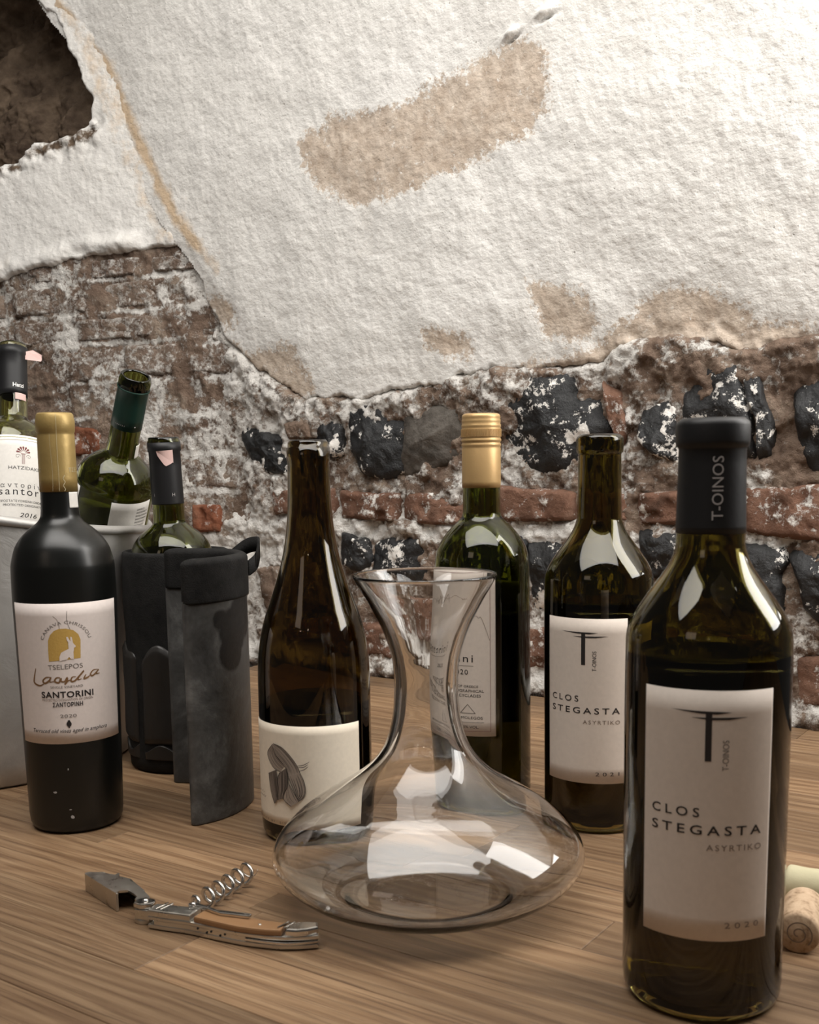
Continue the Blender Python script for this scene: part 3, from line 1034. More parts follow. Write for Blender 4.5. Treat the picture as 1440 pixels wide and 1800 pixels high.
class Art:
    """flat lettering and drawing in label coordinates (u across, z up); every line of print and every drawing is its own piece"""

    def __init__(self, name='printed_emblem'):
        self.groups = []
        self.begin(name)

    def begin(self, name):
        self.cur = {'name': name, 'V': [], 'F': [], 'm': [], 'mats': []}
        self.groups.append(self.cur)

    def _mi(self, mat, g=None):
        g = g or self.cur
        if mat not in g['mats']:
            g['mats'].append(mat)
        return g['mats'].index(mat)

    def poly(self, pts, mat):
        g = self.cur
        b = len(g['V'])
        g['V'] += [tuple(p) for p in pts]
        g['F'].append(tuple(range(b, b + len(pts))))
        g['m'].append(self._mi(mat))

    def stroke(self, pts, w, mat, taper=False):
        P = np.array(pts, float)
        if len(P) == 2:
            P = np.array([P[0] + (P[1] - P[0]) * t for t in (0, 0.5, 1)])
        T = np.gradient(P, axis=0)
        T /= np.linalg.norm(T, axis=1)[:, None] + 1e-12
        Nn = np.stack([-T[:, 1], T[:, 0]], 1)
        ww = np.full(len(P), w / 2.0)
        if taper:
            ww = ww * np.sqrt(np.clip(np.sin(np.linspace(0.12, PI - 0.12, len(P))), 0, 1))
        A = P + Nn * ww[:, None]
        B = P - Nn * ww[:, None]
        for i in range(len(P) - 1):
            self.poly([B[i], B[i + 1], A[i + 1], A[i]], mat)

    def ellipse(self, c, rx, ry, mat, n=20):
        self.poly([(c[0] + rx * math.cos(t), c[1] + ry * math.sin(t)) for t in np.linspace(0, 2 * PI, n, endpoint=False)], mat)

    def text(self, body, c, mat, width=None, cap=None, align='C', rot=0.0, bold=0.0, shear=0.0, space=1.0, arc=None):
        cu = bpy.data.curves.new('t', 'FONT')
        cu.body = body
        cu.size = 1.0
        cu.resolution_u = 3
        cu.offset = bold
        cu.shear = shear
        cu.space_character = space
        ob = bpy.data.objects.new('t', cu)
        C.objects.link(ob)
        dg = bpy.context.evaluated_depsgraph_get()
        me = bpy.data.meshes.new_from_object(ob.evaluated_get(dg))
        P = np.array([(v.co.x, v.co.y) for v in me.vertices])
        polys = [tuple(p.vertices) for p in me.polygons]
        bpy.data.objects.remove(ob)
        bpy.data.curves.remove(cu)
        bpy.data.meshes.remove(me)
        if not len(P):
            return
        x0, x1 = P[:, 0].min(), P[:, 0].max()
        sy = (cap / 0.70) if cap else None
        sx = (width / (x1 - x0)) if width else sy
        sy = sy or sx
        X = (P[:, 0] - (x0 + x1) / 2 if align == 'C' else (P[:, 0] - x1 if align == 'R' else P[:, 0] - x0)) * sx
        Y = P[:, 1] * sy
        if arc:
            a_ = X / arc
            X, Y = (arc + Y) * np.sin(a_), (arc + Y) * np.cos(a_)
        cr, sr = math.cos(rot), math.sin(rot)
        U = c[0] + X * cr - Y * sr
        W = c[1] + X * sr + Y * cr
        g = {'name': 'lettering', 'V': list(zip(U, W)), 'F': polys, 'm': [0] * len(polys), 'mats': [mat]}
        self.groups.append(g)

    def wrap(self, name, prof, th0, parent, lift=0.00055):
        out = []
        allz = [v[1] for g in self.groups for v in g['V']]
        r0 = float(np.median(prof_r(prof, np.array(allz))))
        for k, g in enumerate(self.groups):
            if not g['F']:
                continue
            bm = bmesh.new()
            order = [0.0] * len(g['V'])
            for fi, f in enumerate(g['F']):
                for i in f:
                    order[i] = fi * 5e-7 if g['name'] != 'lettering' else 0.0
            vs = [bm.verts.new((v[0], order[i], v[1])) for i, v in enumerate(g['V'])]
            for f, mi in zip(g['F'], g['m']):
                try:
                    bf = bm.faces.new([vs[i] for i in f])
                    bf.material_index = mi
                except ValueError:
                    pass
            if any(len(f) > 4 for f in g['F']):
                bmesh.ops.triangulate(bm, faces=bm.faces)
            for _ in range(5):
                es = [e for e in bm.edges if abs(e.verts[0].co.x - e.verts[1].co.x) > 0.0014]
                if not es:
                    break
                bmesh.ops.subdivide_edges(bm, edges=es, cuts=1)
                bmesh.ops.triangulate(bm, faces=[f for f in bm.faces if len(f.verts) > 4])
            for v in bm.verts:
                r = float(prof_r(prof, v.co.z)) + lift + 0.00001 * k + v.co.y
                th = math.radians(th0) + v.co.x / r0
                v.co = (r * math.sin(th), -r * math.cos(th), v.co.z)
            nm = g['name'] if g['name'] != 'printed_emblem' or name == 'lettering' else name
            me = bpy.data.meshes.new(nm)
            bm.to_mesh(me)
            bm.free()
            for m_ in g['mats']:
                me.materials.append(m_)
            o = bpy.data.objects.new(nm, me)
            C.objects.link(o)
            o.parent = parent
            out.append(o)
        return out


def slice_prof(prof, z0, z1):
    p = sorted(prof)
    zs = sorted(set([z0, z1] + [q[0] for q in p if z0 < q[0] < z1]))
    return [(z, float(prof_r(prof, z))) for z in zs]


def glass_body(prof, mat, root, thick=0.0028, seg=112, floor=0.005):
    """closed wall of glass: outside, lip, inside, punt"""
    p = sorted(prof)
    ztop = p[-1][0]
    inner = []
    for zq, rq in p:
        if zq > floor + 0.012:
            inner.append((zq, max(rq - thick, 0.0075)))
    outer = p
    rb = p[0][1]
    prof_all = [(0.010, 0.0004), (0.006, rb * 0.45), (0.0006, rb * 0.82), (0.0, rb * 0.93)] + outer[0:] + \
               [(ztop + 0.0008, outer[-1][1] - 0.0008)] + inner[::-1]
    ri = inner[0][1]
    prof_all += [(floor + 0.006, ri * 0.96), (floor + 0.001, ri * 0.80), (floor + 0.004, ri * 0.5), (floor + 0.010, 0.0004)]
    # make closed
    return lathe('glass', prof_all, mat, root, seg=seg, closed=True), inner


def wine_fill(inner, level, mat, root, floor=0.005):
    r0 = inner[0][1] + 0.0004
    pr = [(floor + 0.0103, 0.0003), (floor + 0.0043, r0 * 0.5), (floor + 0.0013, r0 * 0.80), (floor + 0.006, r0 * 0.96)]
    pr += [(zq, rq + 0.0004) for zq, rq in inner if zq < level]
    rl = float(prof_r(inner, level))
    pr += [(level, rl + 0.0004), (level - 0.0002, rl * 0.6), (level - 0.0002, 0.0003)]
    return lathe('wine', pr, mat, root, seg=96, closed=True)


BASE = lambda r: [(0.0008, r - 0.0035), (0.0028, r - 0.0014), (0.006, r - 0.0003)]


def place(x, y, z=0.0):
    return Matrix.Translation((x, y, z))


# ---------------- foreground and background bottles of the same shape
P_CLOS = BASE(0.0408) + refine([(0.012, 0.0409), (0.0434, 0.0410), (0.1054, 0.0413), (0.150, 0.0415), (0.1833, 0.0413), (0.193, 0.0407),
                                (0.2005, 0.0378), (0.2075, 0.0336), (0.2145, 0.0286), (0.2215, 0.0235), (0.228, 0.0197),
                                (0.2345, 0.01735), (0.240, 0.0169), (0.262, 0.0164), (0.2838, 0.0160)], 3) + \
    [(0.2848, 0.0163), (0.2856, 0.0173), (0.288, 0.0176), (0.2955, 0.0176), (0.2972, 0.0172), (0.2984, 0.0155)]


def clos_art(px, th0, zc, grey, year):
    """print shared by the two narrow labels; measured in metres from the label's top centre"""
    a = Art()
    k = M['ink']
    # roof-like strokes over a tall stem
    a.poly([(-0.0180, zc - 0.0098), (-0.004, zc - 0.0112), (0.004, zc - 0.0114), (0.0106, zc - 0.0104), (0.004, zc - 0.0101),
            (-0.004, zc - 0.0100)], k)
    a.poly([(-0.0082, zc - 0.0132), (0.001, zc - 0.0142), (0.0090, zc - 0.0141), (0.0182, zc - 0.0129), (0.0090, zc - 0.0129),
            (0.001, zc - 0.0130)], k)
    a.poly([(-0.0016, zc - 0.0105), (-0.0016, zc - 0.0345), (0.0014, zc - 0.0345), (0.0014, zc - 0.0105)], k)
    a.text('T-OINOS', (0.0095, zc - 0.0315), M['ink'] if not grey else M['ink_soft'], width=0.0150, cap=0.0030, rot=PI / 2)
    a.text('CLOS', (-0.0275, zc - 0.0625), k, width=0.0240, cap=0.0046, align='L', space=1.5, bold=0.01)
    a.text('STEGASTA', (-0.0275, zc - 0.0712), k, width=0.0548, cap=0.0046, align='L', space=1.45, bold=0.01)
    a.text('ASYRTIKO', (0.0275, zc - 0.0790), M['ink_brown'], width=0.0275, cap=0.0030, align='R', space=1.3)
    a.text(year, (0.0275, zc - 0.1185), k if not grey else M['ink_brown'], width=0.0180, cap=0.0029, align='R', space=1.6)
    return a


front = empty('wine_bottle', 'large out-of-focus olive wine bottle with matt black capsule nearest the camera at the right', 'bottle',
              place(0.1520, 0.5491))
g, inn = glass_body(P_CLOS, M['olive'], front)
wine_fill(inn, 0.1825, M['wine'], front)
cp = [(zq, rq + 0.0004) for zq, rq in slice_prof(P_CLOS, 0.2425, 0.2984)]
cap = lathe('capsule', [(0.2425, 0.0165)] + cp + [(0.2992, 0.0150), (0.2994, 0.0004)], M['matt_black'], front, seg=80)
cap['label'] = 'matt black foil capsule'
a = Art()
a.text('T-OINOS', (0, 0.2650), M['grey_print'], width=0.0310, cap=0.0052, rot=PI / 2)
a.wrap('lettering', P_CLOS, 3.5, cap, 0.0007)
lab = label_patch('label', P_CLOS, -59.0, 31.6, 0.0448, 0.1700, M['paper_grey'], front)
label_patch('back_label', P_CLOS, 118.0, 232.0, 0.0300, 0.1720, M['paper_grey'], front)
clos_art(None, 0, 0.1700, True, '2020').wrap('lettering', P_CLOS, -13.7, lab)

back = empty('wine_bottle', 'olive wine bottle with no capsule standing behind the decanter and the foreground bottle', 'bottle',
             place(0.1453, 0.8315))
g, inn = glass_body(P_CLOS, M['olive'], back)
wine_fill(inn, 0.1740, M['wine'], back)
lab = label_patch('label', P_CLOS, -70.0, 20.5, 0.0400, 0.1645, M['paper_grey'], back)
label_patch('back_label', P_CLOS, 107.0, 221.0, 0.0300, 0.1720, M['paper_grey'], back)
clos_art(None, 0, 0.1645, False, '2021').wrap('lettering', P_CLOS, -24.8, lab)

# ---------------- sloping-shouldered bottle with a brush-drawn ribbon label
P_BURG = BASE(0.0424) + refine([(0.012, 0.0425), (0.06, 0.0425), (0.110, 0.0425), (0.1295, 0.0421), (0.1417, 0.0411), (0.1552, 0.0388),
                                (0.1678, 0.0354), (0.1764, 0.0322), (0.1893, 0.0279), (0.2022, 0.0239), (0.215, 0.0206),
                                (0.2277, 0.0184), (0.2404, 0.0170), (0.2573, 0.0160), (0.2812, 0.0154)], 3) + \
    [(0.2828, 0.0159), (0.2918, 0.0160), (0.2922, 0.0151), (0.2955, 0.0149), (0.2968, 0.0140)]
burg = empty('wine_bottle', 'brown sloping-shouldered wine bottle with brush-drawn ribbon on cream label left of the decanter', 'bottle',
             place(-0.0731, 0.8147))
g, inn = glass_body(P_BURG, M['amber'], burg)
wine_fill(inn, 0.1035, M['darkwine'], burg)
lab = label_patch('label', P_BURG, -82.0, 53.0, 0.0155, 0.0915, M['paper_cream'], burg)
label_patch('back_label', P_BURG, 120.0, 215.0, 0.0250, 0.0950, M['paper_cream'], burg)
a = Art('ribbon_drawing')
TH_B = -14.0


def bp(x, y):
    """close-up picture units (6 to a pixel) to label metres"""
    px, py = 440 + x / 6.0, 1260 + y / 6.0
    ax = 552.5 + (py - 1350) * 0.014
    th = math.asin(max(-0.97, min(0.97, (px - ax) / 98.5))) - 0.09
    v = 0.0915 - ((py - 1262 - 17.5 * math.cos(th + 0.09)) / 2.26) / 1000.0
    return ((th - math.radians(TH_B)) * 0.0425, v)


def ribbon(e1, e2, shade, n=15, edge=0.00035):
    A = spline([bp(*p) for p in e1], 8)
    B = spline([bp(*p) for p in e2], 8)
    m = min(len(A), len(B))
    ta = np.linspace(0, len(A) - 1, 34)
    tb = np.linspace(0, len(B) - 1, 34)
    A = np.stack([np.interp(ta, np.arange(len(A)), A[:, i]) for i in (0, 1)], 1)
    B = np.stack([np.interp(tb, np.arange(len(B)), B[:, i]) for i in (0, 1)], 1)
    rr = random.Random(int(e1[0][0]))
    for i in range(33):
        a.poly([A[i], A[i + 1], B[i + 1], B[i]], M['ribbon_mid'] if shade else M['ribbon_light'])
    for kx in range(n):
        f = (kx + 0.5) / n + rr.uniform(-0.02, 0.02)
        Lp = A * (1 - f) + B * f
        i0, i1 = rr.randint(0, 4), 34 - rr.randint(0, 4)
        a.stroke(Lp[i0:i1], rr.uniform(0.00010, 0.00034), M['ink'] if rr.random() < 0.45 else M['ribbon_light'], True)
    a.stroke(A, edge, M['ink'])
    a.stroke(B, edge, M['ink'])


M['ribbon_mid'] = plain('brush_grey_brown', (0.13, 0.105, 0.088), 0.6)
M['ribbon_light'] = plain('brush_pale_brown', (0.34, 0.28, 0.23), 0.6)
ribbon([(315, 300), (250, 390), (275, 480), (340, 555), (400, 580)], [(330, 350), (345, 400), (390, 455), (425, 490), (450, 520)], False, 11)
ribbon([(325, 293), (425, 330), (520, 420), (585, 510), (615, 582)], [(318, 330), (350, 400), (420, 480), (470, 550), (490, 612)], False, 15)
ribbon([(615, 582), (655, 670), (668, 770), (640, 840), (565, 890)], [(490, 612), (515, 680), (545, 750), (565, 800), (560, 830)], False, 15)
ribbon([(270, 598), (280, 700), (300, 810), (335, 912)], [(362, 560), (372, 680), (385, 780), (372, 860)], True, 9)
ribbon([(400, 585), (378, 650), (385, 760), (372, 870)], [(475, 535), (490, 640), (480, 750), (440, 850)], True, 9)
ribbon([(480, 740), (450, 800), (445, 860), (520, 925)], [(500, 690), (545, 770), (580, 830), (600, 872)], False, 9)
for q0, q1, q2 in (((590, 508), (650, 500), (712, 465)), ((600, 525), (655, 520), (700, 490)), ((612, 560), (660, 545), (700, 512))):
    a.stroke(spline([bp(*q0), bp(*q1), bp(*q2)], 8), 0.0006, M['ribbon_mid'], True)
bz = bp(175, 800)
for row, n_ in ((0, 5), (1, 8)):      # two lines too small to read
    for kx in range(n_):
        x_ = bz[0] - 0.003 + kx * (0.0017 if row == 0 else 0.0013)
        y_ = bz[1] + 0.0006 - row * 0.0030 - kx * 0.0001
        a.stroke([(x_, y_), (x_ + 0.0007, y_ + 0.0014 * (1 if kx % 2 else 0.4))], 0.0005, M['ink_brown'])
bz = bp(140, 985)
a.text('SANTORINI  SINGLE', (bz[0] - 0.004, bz[1] - 0.0062), M['ink_brown'], width=0.046, cap=0.0017, align='L', space=1.7)
a.wrap('lettering', P_BURG, TH_B, lab)

# ---------------- gold screwcap bottle
P_SCREW = BASE(0.0397) + refine([(0.012, 0.0398), (0.0741, 0.0397), (0.14, 0.0393), (0.185, 0.0389), (0.1985, 0.0384), (0.2057, 0.0374),
                                 (0.2125, 0.0352), (0.2185, 0.0318), (0.2245, 0.0272), (0.2295, 0.0224), (0.2340, 0.0176),
                                 (0.2375, 0.0157), (0.2420, 0.0153), (0.2600, 0.0151), (0.3100, 0.0148)], 3) + [(0.3165, 0.0135)]
scr = empty('wine_bottle', 'olive green wine bottle with gold screwcap standing behind the decanter', 'bottle', place(0.0598, 0.8902))
g, inn = glass_body(P_SCREW, M['greenglass'], scr)
wine_fill(inn, 0.1600, M['wine'], scr)
cap = lathe('capsule', [(0.2592, 0.0152), (0.2592, 0.01565), (0.2640, 0.01570), (0.2905, 0.01565), (0.2915, 0.0153), (0.2925, 0.0159), (0.2940, 0.0159),
                        (0.2947, 0.0154), (0.2955, 0.0154), (0.2963, 0.0161), (0.2978, 0.0161), (0.2986, 0.0154), (0.2994, 0.0158),
                        (0.3062, 0.0158), (0.3070, 0.0155), (0.3078, 0.0159), (0.3092, 0.0158), (0.3100, 0.0153), (0.3115, 0.0156),
                        (0.3130, 0.0156), (0.3138, 0.0152), (0.3150, 0.0155), (0.3164, 0.0153), (0.3176, 0.0145), (0.3182, 0.0130), (0.3184, 0.0004)],
            M['brass_cap'], scr, seg=96)
cap['label'] = 'gold metal screwcap with ribbed band'
Vk, Fk = [], []
for i in range(84):
    a0_, a1_ = 2 * PI * i / 84, 2 * PI * (i + 0.5) / 84
    b = len(Vk)
    for zz_ in (0.2998, 0.3058):
        for aa, rr_ in ((a0_, 0.0156), (a0_, 0.01635), (a1_, 0.01635), (a1_, 0.0156)):
            Vk.append((rr_ * math.sin(aa), -rr_ * math.cos(aa), zz_))
    Fk += [(b, b + 1, b + 5, b + 4), (b + 1, b + 2, b + 6, b + 5), (b + 2, b + 3, b + 7, b + 6), (b + 4, b + 5, b + 6, b + 7), (b + 3, b + 2, b + 1, b)]
mesh_np('knurled_band', Vk, Fk, M['brass_cap'], cap, False)
lab = label_patch('label', P_SCREW, -104.0, 11.5, 0.0625, 0.1945, M['paper_grey'], scr)
label_patch('back_label', P_SCREW, 105.0, 190.0, 0.0600, 0.1800, M['paper_grey'], scr)
a = Art('label_border')
TS = -46.0
du = lambda deg: math.radians(deg - TS) * 0.0393
fr = [(du(-98), 0.0665), (du(5.5), 0.0665), (du(5.5), 0.1905), (du(-98), 0.1905)]
for i in range(4):
    p, q = np.array(fr[i]), np.array(fr[(i + 1) % 4])
    n_ = 24
    a.stroke([p + (q - p) * t for t in np.linspace(0, 1, n_)], 0.00028, M['ink_red'])
a.stroke(spline([(du(-95), 0.150), (du(-80), 0.157), (du(-72), 0.162), (du(-60), 0.160), (du(-50), 0.1655), (du(-40), 0.163), (du(-28), 0.1665),
                 (du(-14), 0.1600), (du(-10), 0.1595), (du(-8), 0.1580), (du(-5), 0.1585), (du(0), 0.150), (du(5), 0.1400)], 5), 0.00028, M['ink_brown'])
a.stroke(spline([(du(-66), 0.158), (du(-62), 0.164), (du(-58), 0.158), (du(-55), 0.166), (du(-51), 0.159), (du(-46), 0.161), (du(-40), 0.168), (du(-37), 0.160)], 5),
         0.00035, M['ink_soft'])
a.text('santorini', (du(-14.5), 0.1225), M['ink'], width=0.050, cap=0.0062, align='R', space=1.25)
a.stroke([(du(-80) + t * (du(-14) - du(-80)), 0.1195) for t in np.linspace(0, 1, 20)], 0.00025, M['ink'])
a.text('2020', (du(-20.5), 0.1125), M['ink'], width=0.014, cap=0.0040, align='R', space=1.2)
a.text('PRODUCT OF GREECE', (du(-8.5), 0.1020), M['ink'], width=0.034, cap=0.0019, align='R')
a.text('PROTECTED GEOGRAPHICAL', (du(-2.0), 0.0982), M['ink'], width=0.050, cap=0.0023, align='R')
a.text('INDICATION CYCLADES', (du(-5.5), 0.0944), M['ink'], width=0.041, cap=0.0023, align='R')
tri = [(du(-30), 0.0812), (du(-12), 0.0812), (du(-21), 0.0885), (du(-30), 0.0812)]
for i in range(3):
    a.stroke([tri[i], tri[i + 1]], 0.0003, M['ink'])
a.text('ARTEMIS KARAMOLEGOS', (du(-3.5), 0.0765), M['ink'], width=0.044, cap=0.0021, align='R')
a.stroke([(du(-70) + t * (du(-2) - du(-70)), 0.0738) for t in np.linspace(0, 1, 20)], 0.00022, M['ink'])
a.text('750ML   13.5% VOL.', (du(-8.0), 0.0690), M['ink'], width=0.030, cap=0.0021, align='R')
a.wrap('lettering', P_SCREW, TS, lab)

# ---------------- black bottle with gold capsule and rose-white label
P_DARK = BASE(0.0356) + refine([(0.012, 0.0359), (0.0587, 0.0369), (0.1125, 0.0377), (0.155, 0.0385), (0.1801, 0.0389), (0.2023, 0.0387),
                                (0.2089, 0.0380), (0.2177, 0.0357), (0.2230, 0.0332), (0.2285, 0.0293), (0.2340, 0.0235),
                                (0.2380, 0.0182), (0.2420, 0.0152), (0.2470, 0.0143), (0.2593, 0.0138), (0.3045, 0.0134)], 3) + \
    [(0.3060, 0.0131), (0.3072, 0.0139), (0.3150, 0.0141), (0.3168, 0.0136), (0.320, 0.0132)]
dark = empty('wine_bottle', 'black wine bottle with gold foil capsule and rose-white label in front of the bucket', 'bottle', place(-0.2679, 0.8439))
pr = [(0.0, 0.0004), (0.0, 0.031)] + P_DARK + [(0.3205, 0.012), (0.3205, 0.0004)]
lathe('glass', pr, M['black_glass'], dark, seg=128)
for (cz, ct, w_, h_) in ((0.0345, -7, 0.0022, 0.0010), (0.0145, 12, 0.0016, 0.0020), (0.0525, 10, 0.0005, 0.0013), (0.0205, 10, 0.0012, 0.0004)):
    aa = Art('scuff_mark')
    rr = random.Random(int(cz * 1e5))
    aa.poly([(w_ * rr.uniform(0.6, 1) * math.cos(t), cz + h_ * rr.uniform(0.5, 1) * math.sin(t)) for t in np.linspace(0, 2 * PI, 11)[:-1]], M['grey_print'])
    aa.wrap('scuff_mark', P_DARK, ct, dark, 0.0002)
cp = [(zq, rq + 0.0004) for zq, rq in slice_prof(P_DARK, 0.2618, 0.320)]
cap = lathe('capsule', [(0.2618, 0.0137)] + cp + [(0.3213, 0.0124), (0.3206, 0.0112), (0.3206, 0.0004)], M['gold_capsule'], dark, seg=96)
cap['label'] = 'gold foil capsule with vertical seam and crinkled strip'
a = Art()
a.stroke([(0.0006 + 0.0001 * math.sin(t * 9), 0.2625 + t * 0.0580) for t in np.linspace(0, 1, 12)], 0.00025, M['gold_print'])
a.stroke([(-0.0040 + 0.0005 * math.sin(t * 5) + t * 0.0, 0.2625 + t * 0.043) for t in np.linspace(0, 1, 16)], 0.00018, M['gold_print'])
a.stroke([(0.0042 + 0.0008 * math.sin(t * 14), 0.2625 + t * 0.012) for t in np.linspace(0, 1, 10)], 0.0004, M['gold_print'])
a.text('ΟΣ', (-0.0165, 0.2768), M['gold_print'], cap=0.0030)
a.text('ΤΣΕ', (0.0118, 0.2768), M['gold_print'], cap=0.0030)
a.wrap('lettering', P_DARK, 17.0, cap, 0.0007)
Vc, Fc = [], []
for kx in range(0):       # crinkles in the pleated strip of foil
    zc_ = 0.2640 + kx * 0.0019
    rr = random.Random(kx)
    pts = [(0.0014 + t * 0.0085, zc_ + 0.0005 * math.sin(t * 6 + kx) + rr.uniform(-0.0003, 0.0003)) for t in np.linspace(0, 1, 9)]
    b = len(Vc)
    r0 = 0.0142
    for (uu, zz_) in pts:
        th_ = math.radians(17) + uu / r0
        for dz_, dr in ((-0.0004, 0.0), (0, 0.00028), (0.0004, 0.0)):
            rr_ = prof_r(P_DARK, zz_) + 0.00045 + dr
            Vc.append((rr_ * math.sin(th_), -rr_ * math.cos(th_), zz_ + dz_))
    for i in range(len(pts) - 1):
        for j in range(2):
            Fc.append((b + i * 3 + j, b + (i + 1) * 3 + j, b + (i + 1) * 3 + j + 1, b + i * 3 + j + 1))

label_patch('tax_strip', P_DARK, 48, 88, 0.2495, 0.2615, M['paper_white'], dark, 0.0002)
lab = label_patch('label', P_DARK, -52.0, 84.0, 0.0725, 0.1798, M['paper_rose'], dark)
a = Art()
KX = 0.000422


def lp(x, y):
    """close-up picture units (6 to a pixel) to metres on this label"""
    px, py = x / 6.0, 1040 + y / 6.0
    ax = 117.0 + (py - 1060) * 0.042
    return (math.asin(max(-0.95, min(0.95, (px - ax) / 90.0))) * 0.0378, 0.1798 - (py - 1059 - 10 * 1.0 * (0)) * 0.000434 + 0.0
            - 0.0)


# gilded arch with the hare left as bare paper
c0 = lp(698, 500)
arch = [lp(545, 715), lp(540, 600), lp(540, 500), lp(560, 440), lp(600, 395), lp(650, 375), lp(720, 375), lp(790, 395), lp(840, 440), lp(862, 500),
        lp(862, 600), lp(862, 692)]
a.begin('gilded_arch')
a.poly(arch[::-1], M['gold_foil'])
a.begin('branch_line')
a2 = Art()
hare = [(650, 712), (650, 670), (668, 625), (705, 605), (740, 590), (757, 568), (752, 535), (728, 500), (720, 462), (736, 462), (762, 512),
        (762, 462), (776, 466), (788, 528), (800, 545), (815, 560), (812, 575), (795, 580), (795, 615), (778, 645), (782, 675), (795, 697), (765, 695),
        (765, 672), (748, 672), (725, 700)]
a2.poly([lp(*p) for p in hare][::-1], M['paper_rose'])
a.stroke(spline([lp(655, 375), lp(648, 330), (lp(630, 280)), lp(590, 240)], 5), 0.00028, M['ink_brown'])
a.begin('branch_line')
a.stroke(spline([lp(760, 385), lp(738, 330), lp(727, 270), lp(730, 190)], 5), 0.00028, M['ink_soft'])
cc = lp(698, 500)
a.text('CANAVA CHRISSOU', (lp(698, 0)[0], cc[1] - 0.0042), M['ink_soft'], width=0.0430, cap=0.0024, arc=0.0168, space=1.1)
t_ = lp(708, 800)
a.text('TSELEPOS', (t_[0], t_[1]), M['ink_soft'], width=0.0250, cap=0.0037, rot=0.02)
SCR = [[(410, 790), (395, 870), (390, 935), (420, 965), (455, 970), (490, 950)],
       [(555, 880), (510, 885), (480, 920), (500, 945), (545, 915), (560, 880), (550, 930), (590, 925)],
       [(650, 885), (615, 890), (600, 925), (640, 940), (655, 905), (650, 885)],
       [(670, 890), (665, 925), (700, 930), (725, 890), (720, 935), (700, 960), (735, 925), (760, 915)],
       [(815, 885), (775, 890), (765, 930), (800, 930), (850, 880), (895, 830), (850, 880), (835, 920), (870, 915)],
       [(915, 870), (895, 915), (935, 905), (950, 890)],
       [(1030, 835), (985, 840), (960, 880), (985, 895), (1030, 855), (1040, 838), (1020, 880), (1055, 880)]]
for st_ in SCR:
    a.begin('script_lettering')
    a.stroke(spline([lp(*p) for p in st_], 5), 0.0013, M['ink_bronze'], True)
for body, x, y, w_, cap_, mm, bd in (('SINGLE VINEYARD', 718, 1000, 0.0235, 0.0018, 'ink_soft', 0), ('SANTORINI', 725, 1100, 0.0385, 0.0046, 'ink', 0.02),
                                     ('PROTECTED DESIGNATION OF ORIGIN', 725, 1137, 0.0375, 0.0018, 'ink_brown', 0),
                                     ('ΣΑΝΤΟΡΙΝΗ', 728, 1198, 0.0220, 0.0032, 'ink', 0.02), ('2020', 733, 1315, 0.0118, 0.0026, 'ink_soft', 0)):
    q = lp(x, y)
    a.text(body, q, M[mm], width=w_, cap=cap_, bold=bd, space=1.08)
q = lp(738, 1385)
a.begin('amphora_mark')
a.ellipse((q[0], q[1]), 0.0018, 0.0022, M['ink'])
a.poly([(q[0] - 0.0004, q[1] - 0.0020), (q[0] + 0.0004, q[1] - 0.0020), (q[0] + 0.0003, q[1] - 0.0033), (q[0] - 0.0003, q[1] - 0.0033)], M['ink'])
a.poly([(q[0] - 0.0010, q[1] + 0.0020), (q[0] + 0.0010, q[1] + 0.0020), (q[0] + 0.0006, q[1] + 0.0030), (q[0] - 0.0006, q[1] + 0.0030)], M['ink'])
q = lp(745, 1475)
a.text('Terraced old vines aged in amphora', (q[0], q[1]), M['ink'], width=0.0590, cap=0.0030, shear=0.35)
a.wrap('lettering', P_DARK, 16.0, lab)
a2.wrap('hare_emblem', P_DARK, 16.0, lab, 0.0008)


# ---------------- bottles in the bucket and in the cooler
def axis_matrix(top, base):
    top, base = Vector(top), Vector(base)
    zax = (top - base).normalized()
    xax = Vector((1, 0, 0))
    yax = zax.cross(xax).normalized()
    xax = yax.cross(zax).normalized()
    Mx = Matrix((xax, yax, zax)).transposed().to_4x4()
    Mx.translation = base
    return Mx


P_BORD = BASE(0.0375) + refine([(0.012, 0.0378), (0.10, 0.0378), (0.19, 0.0378), (0.2015, 0.0372), (0.2095, 0.0350), (0.2160, 0.0312),
                                (0.2215, 0.0258), (0.2262, 0.0196), (0.2300, 0.0156), (0.2345, 0.0144), (0.26, 0.0141), (0.2975, 0.0138)], 3) + \
    [(0.2985, 0.0146), (0.3075, 0.0147), (0.3085, 0.0140), (0.3105, 0.0138)]


def bord(label, Mx, glass, level, cap_z0, cap_z1, cap_mat, H=0.3105, prof=None, lip=True):
    prof = prof or P_BORD
    root = empty('wine_bottle', label, 'bottle', Mx)
    g, inn_ = glass_body(prof, glass, root)
    wine_fill(inn_, level, M['wine'], root)
    c_ = [(zq, rq + 0.0004) for zq, rq in slice_prof(prof, cap_z0, cap_z1)]
    inner_r = [(zq, rq - 0.0003) for zq, rq in c_]
    cp_ = lathe('capsule', c_ + inner_r[::-1], cap_mat, root, seg=80, closed=True)
    return root, cp_


# pale green-glass bottle at the far left of the bucket
Hb = Vector((-0.4076, 1.160, 0.4064))
dirn = (Hb - Vector((-0.392, 1.068, 0.105))).normalized()
b1, c1 = bord('pale green bottle with black capsule and emblem label in the bucket at left',
              axis_matrix(Hb, Hb - dirn * 0.3105), M['pale'], 0.196, 0.2545, 0.3065, M['matt_black'])
a = Art()
a.text('Hatzi', (0.0, 0.2612), M['white_print'], width=0.0110, cap=0.0042, bold=0.02)
a.wrap('lettering', P_BORD, 42, c1, 0.0007)
label_patch('tax_strip', P_BORD, 28, 75, 0.2475, 0.2545, M['pink_tape'], b1, 0.0009)
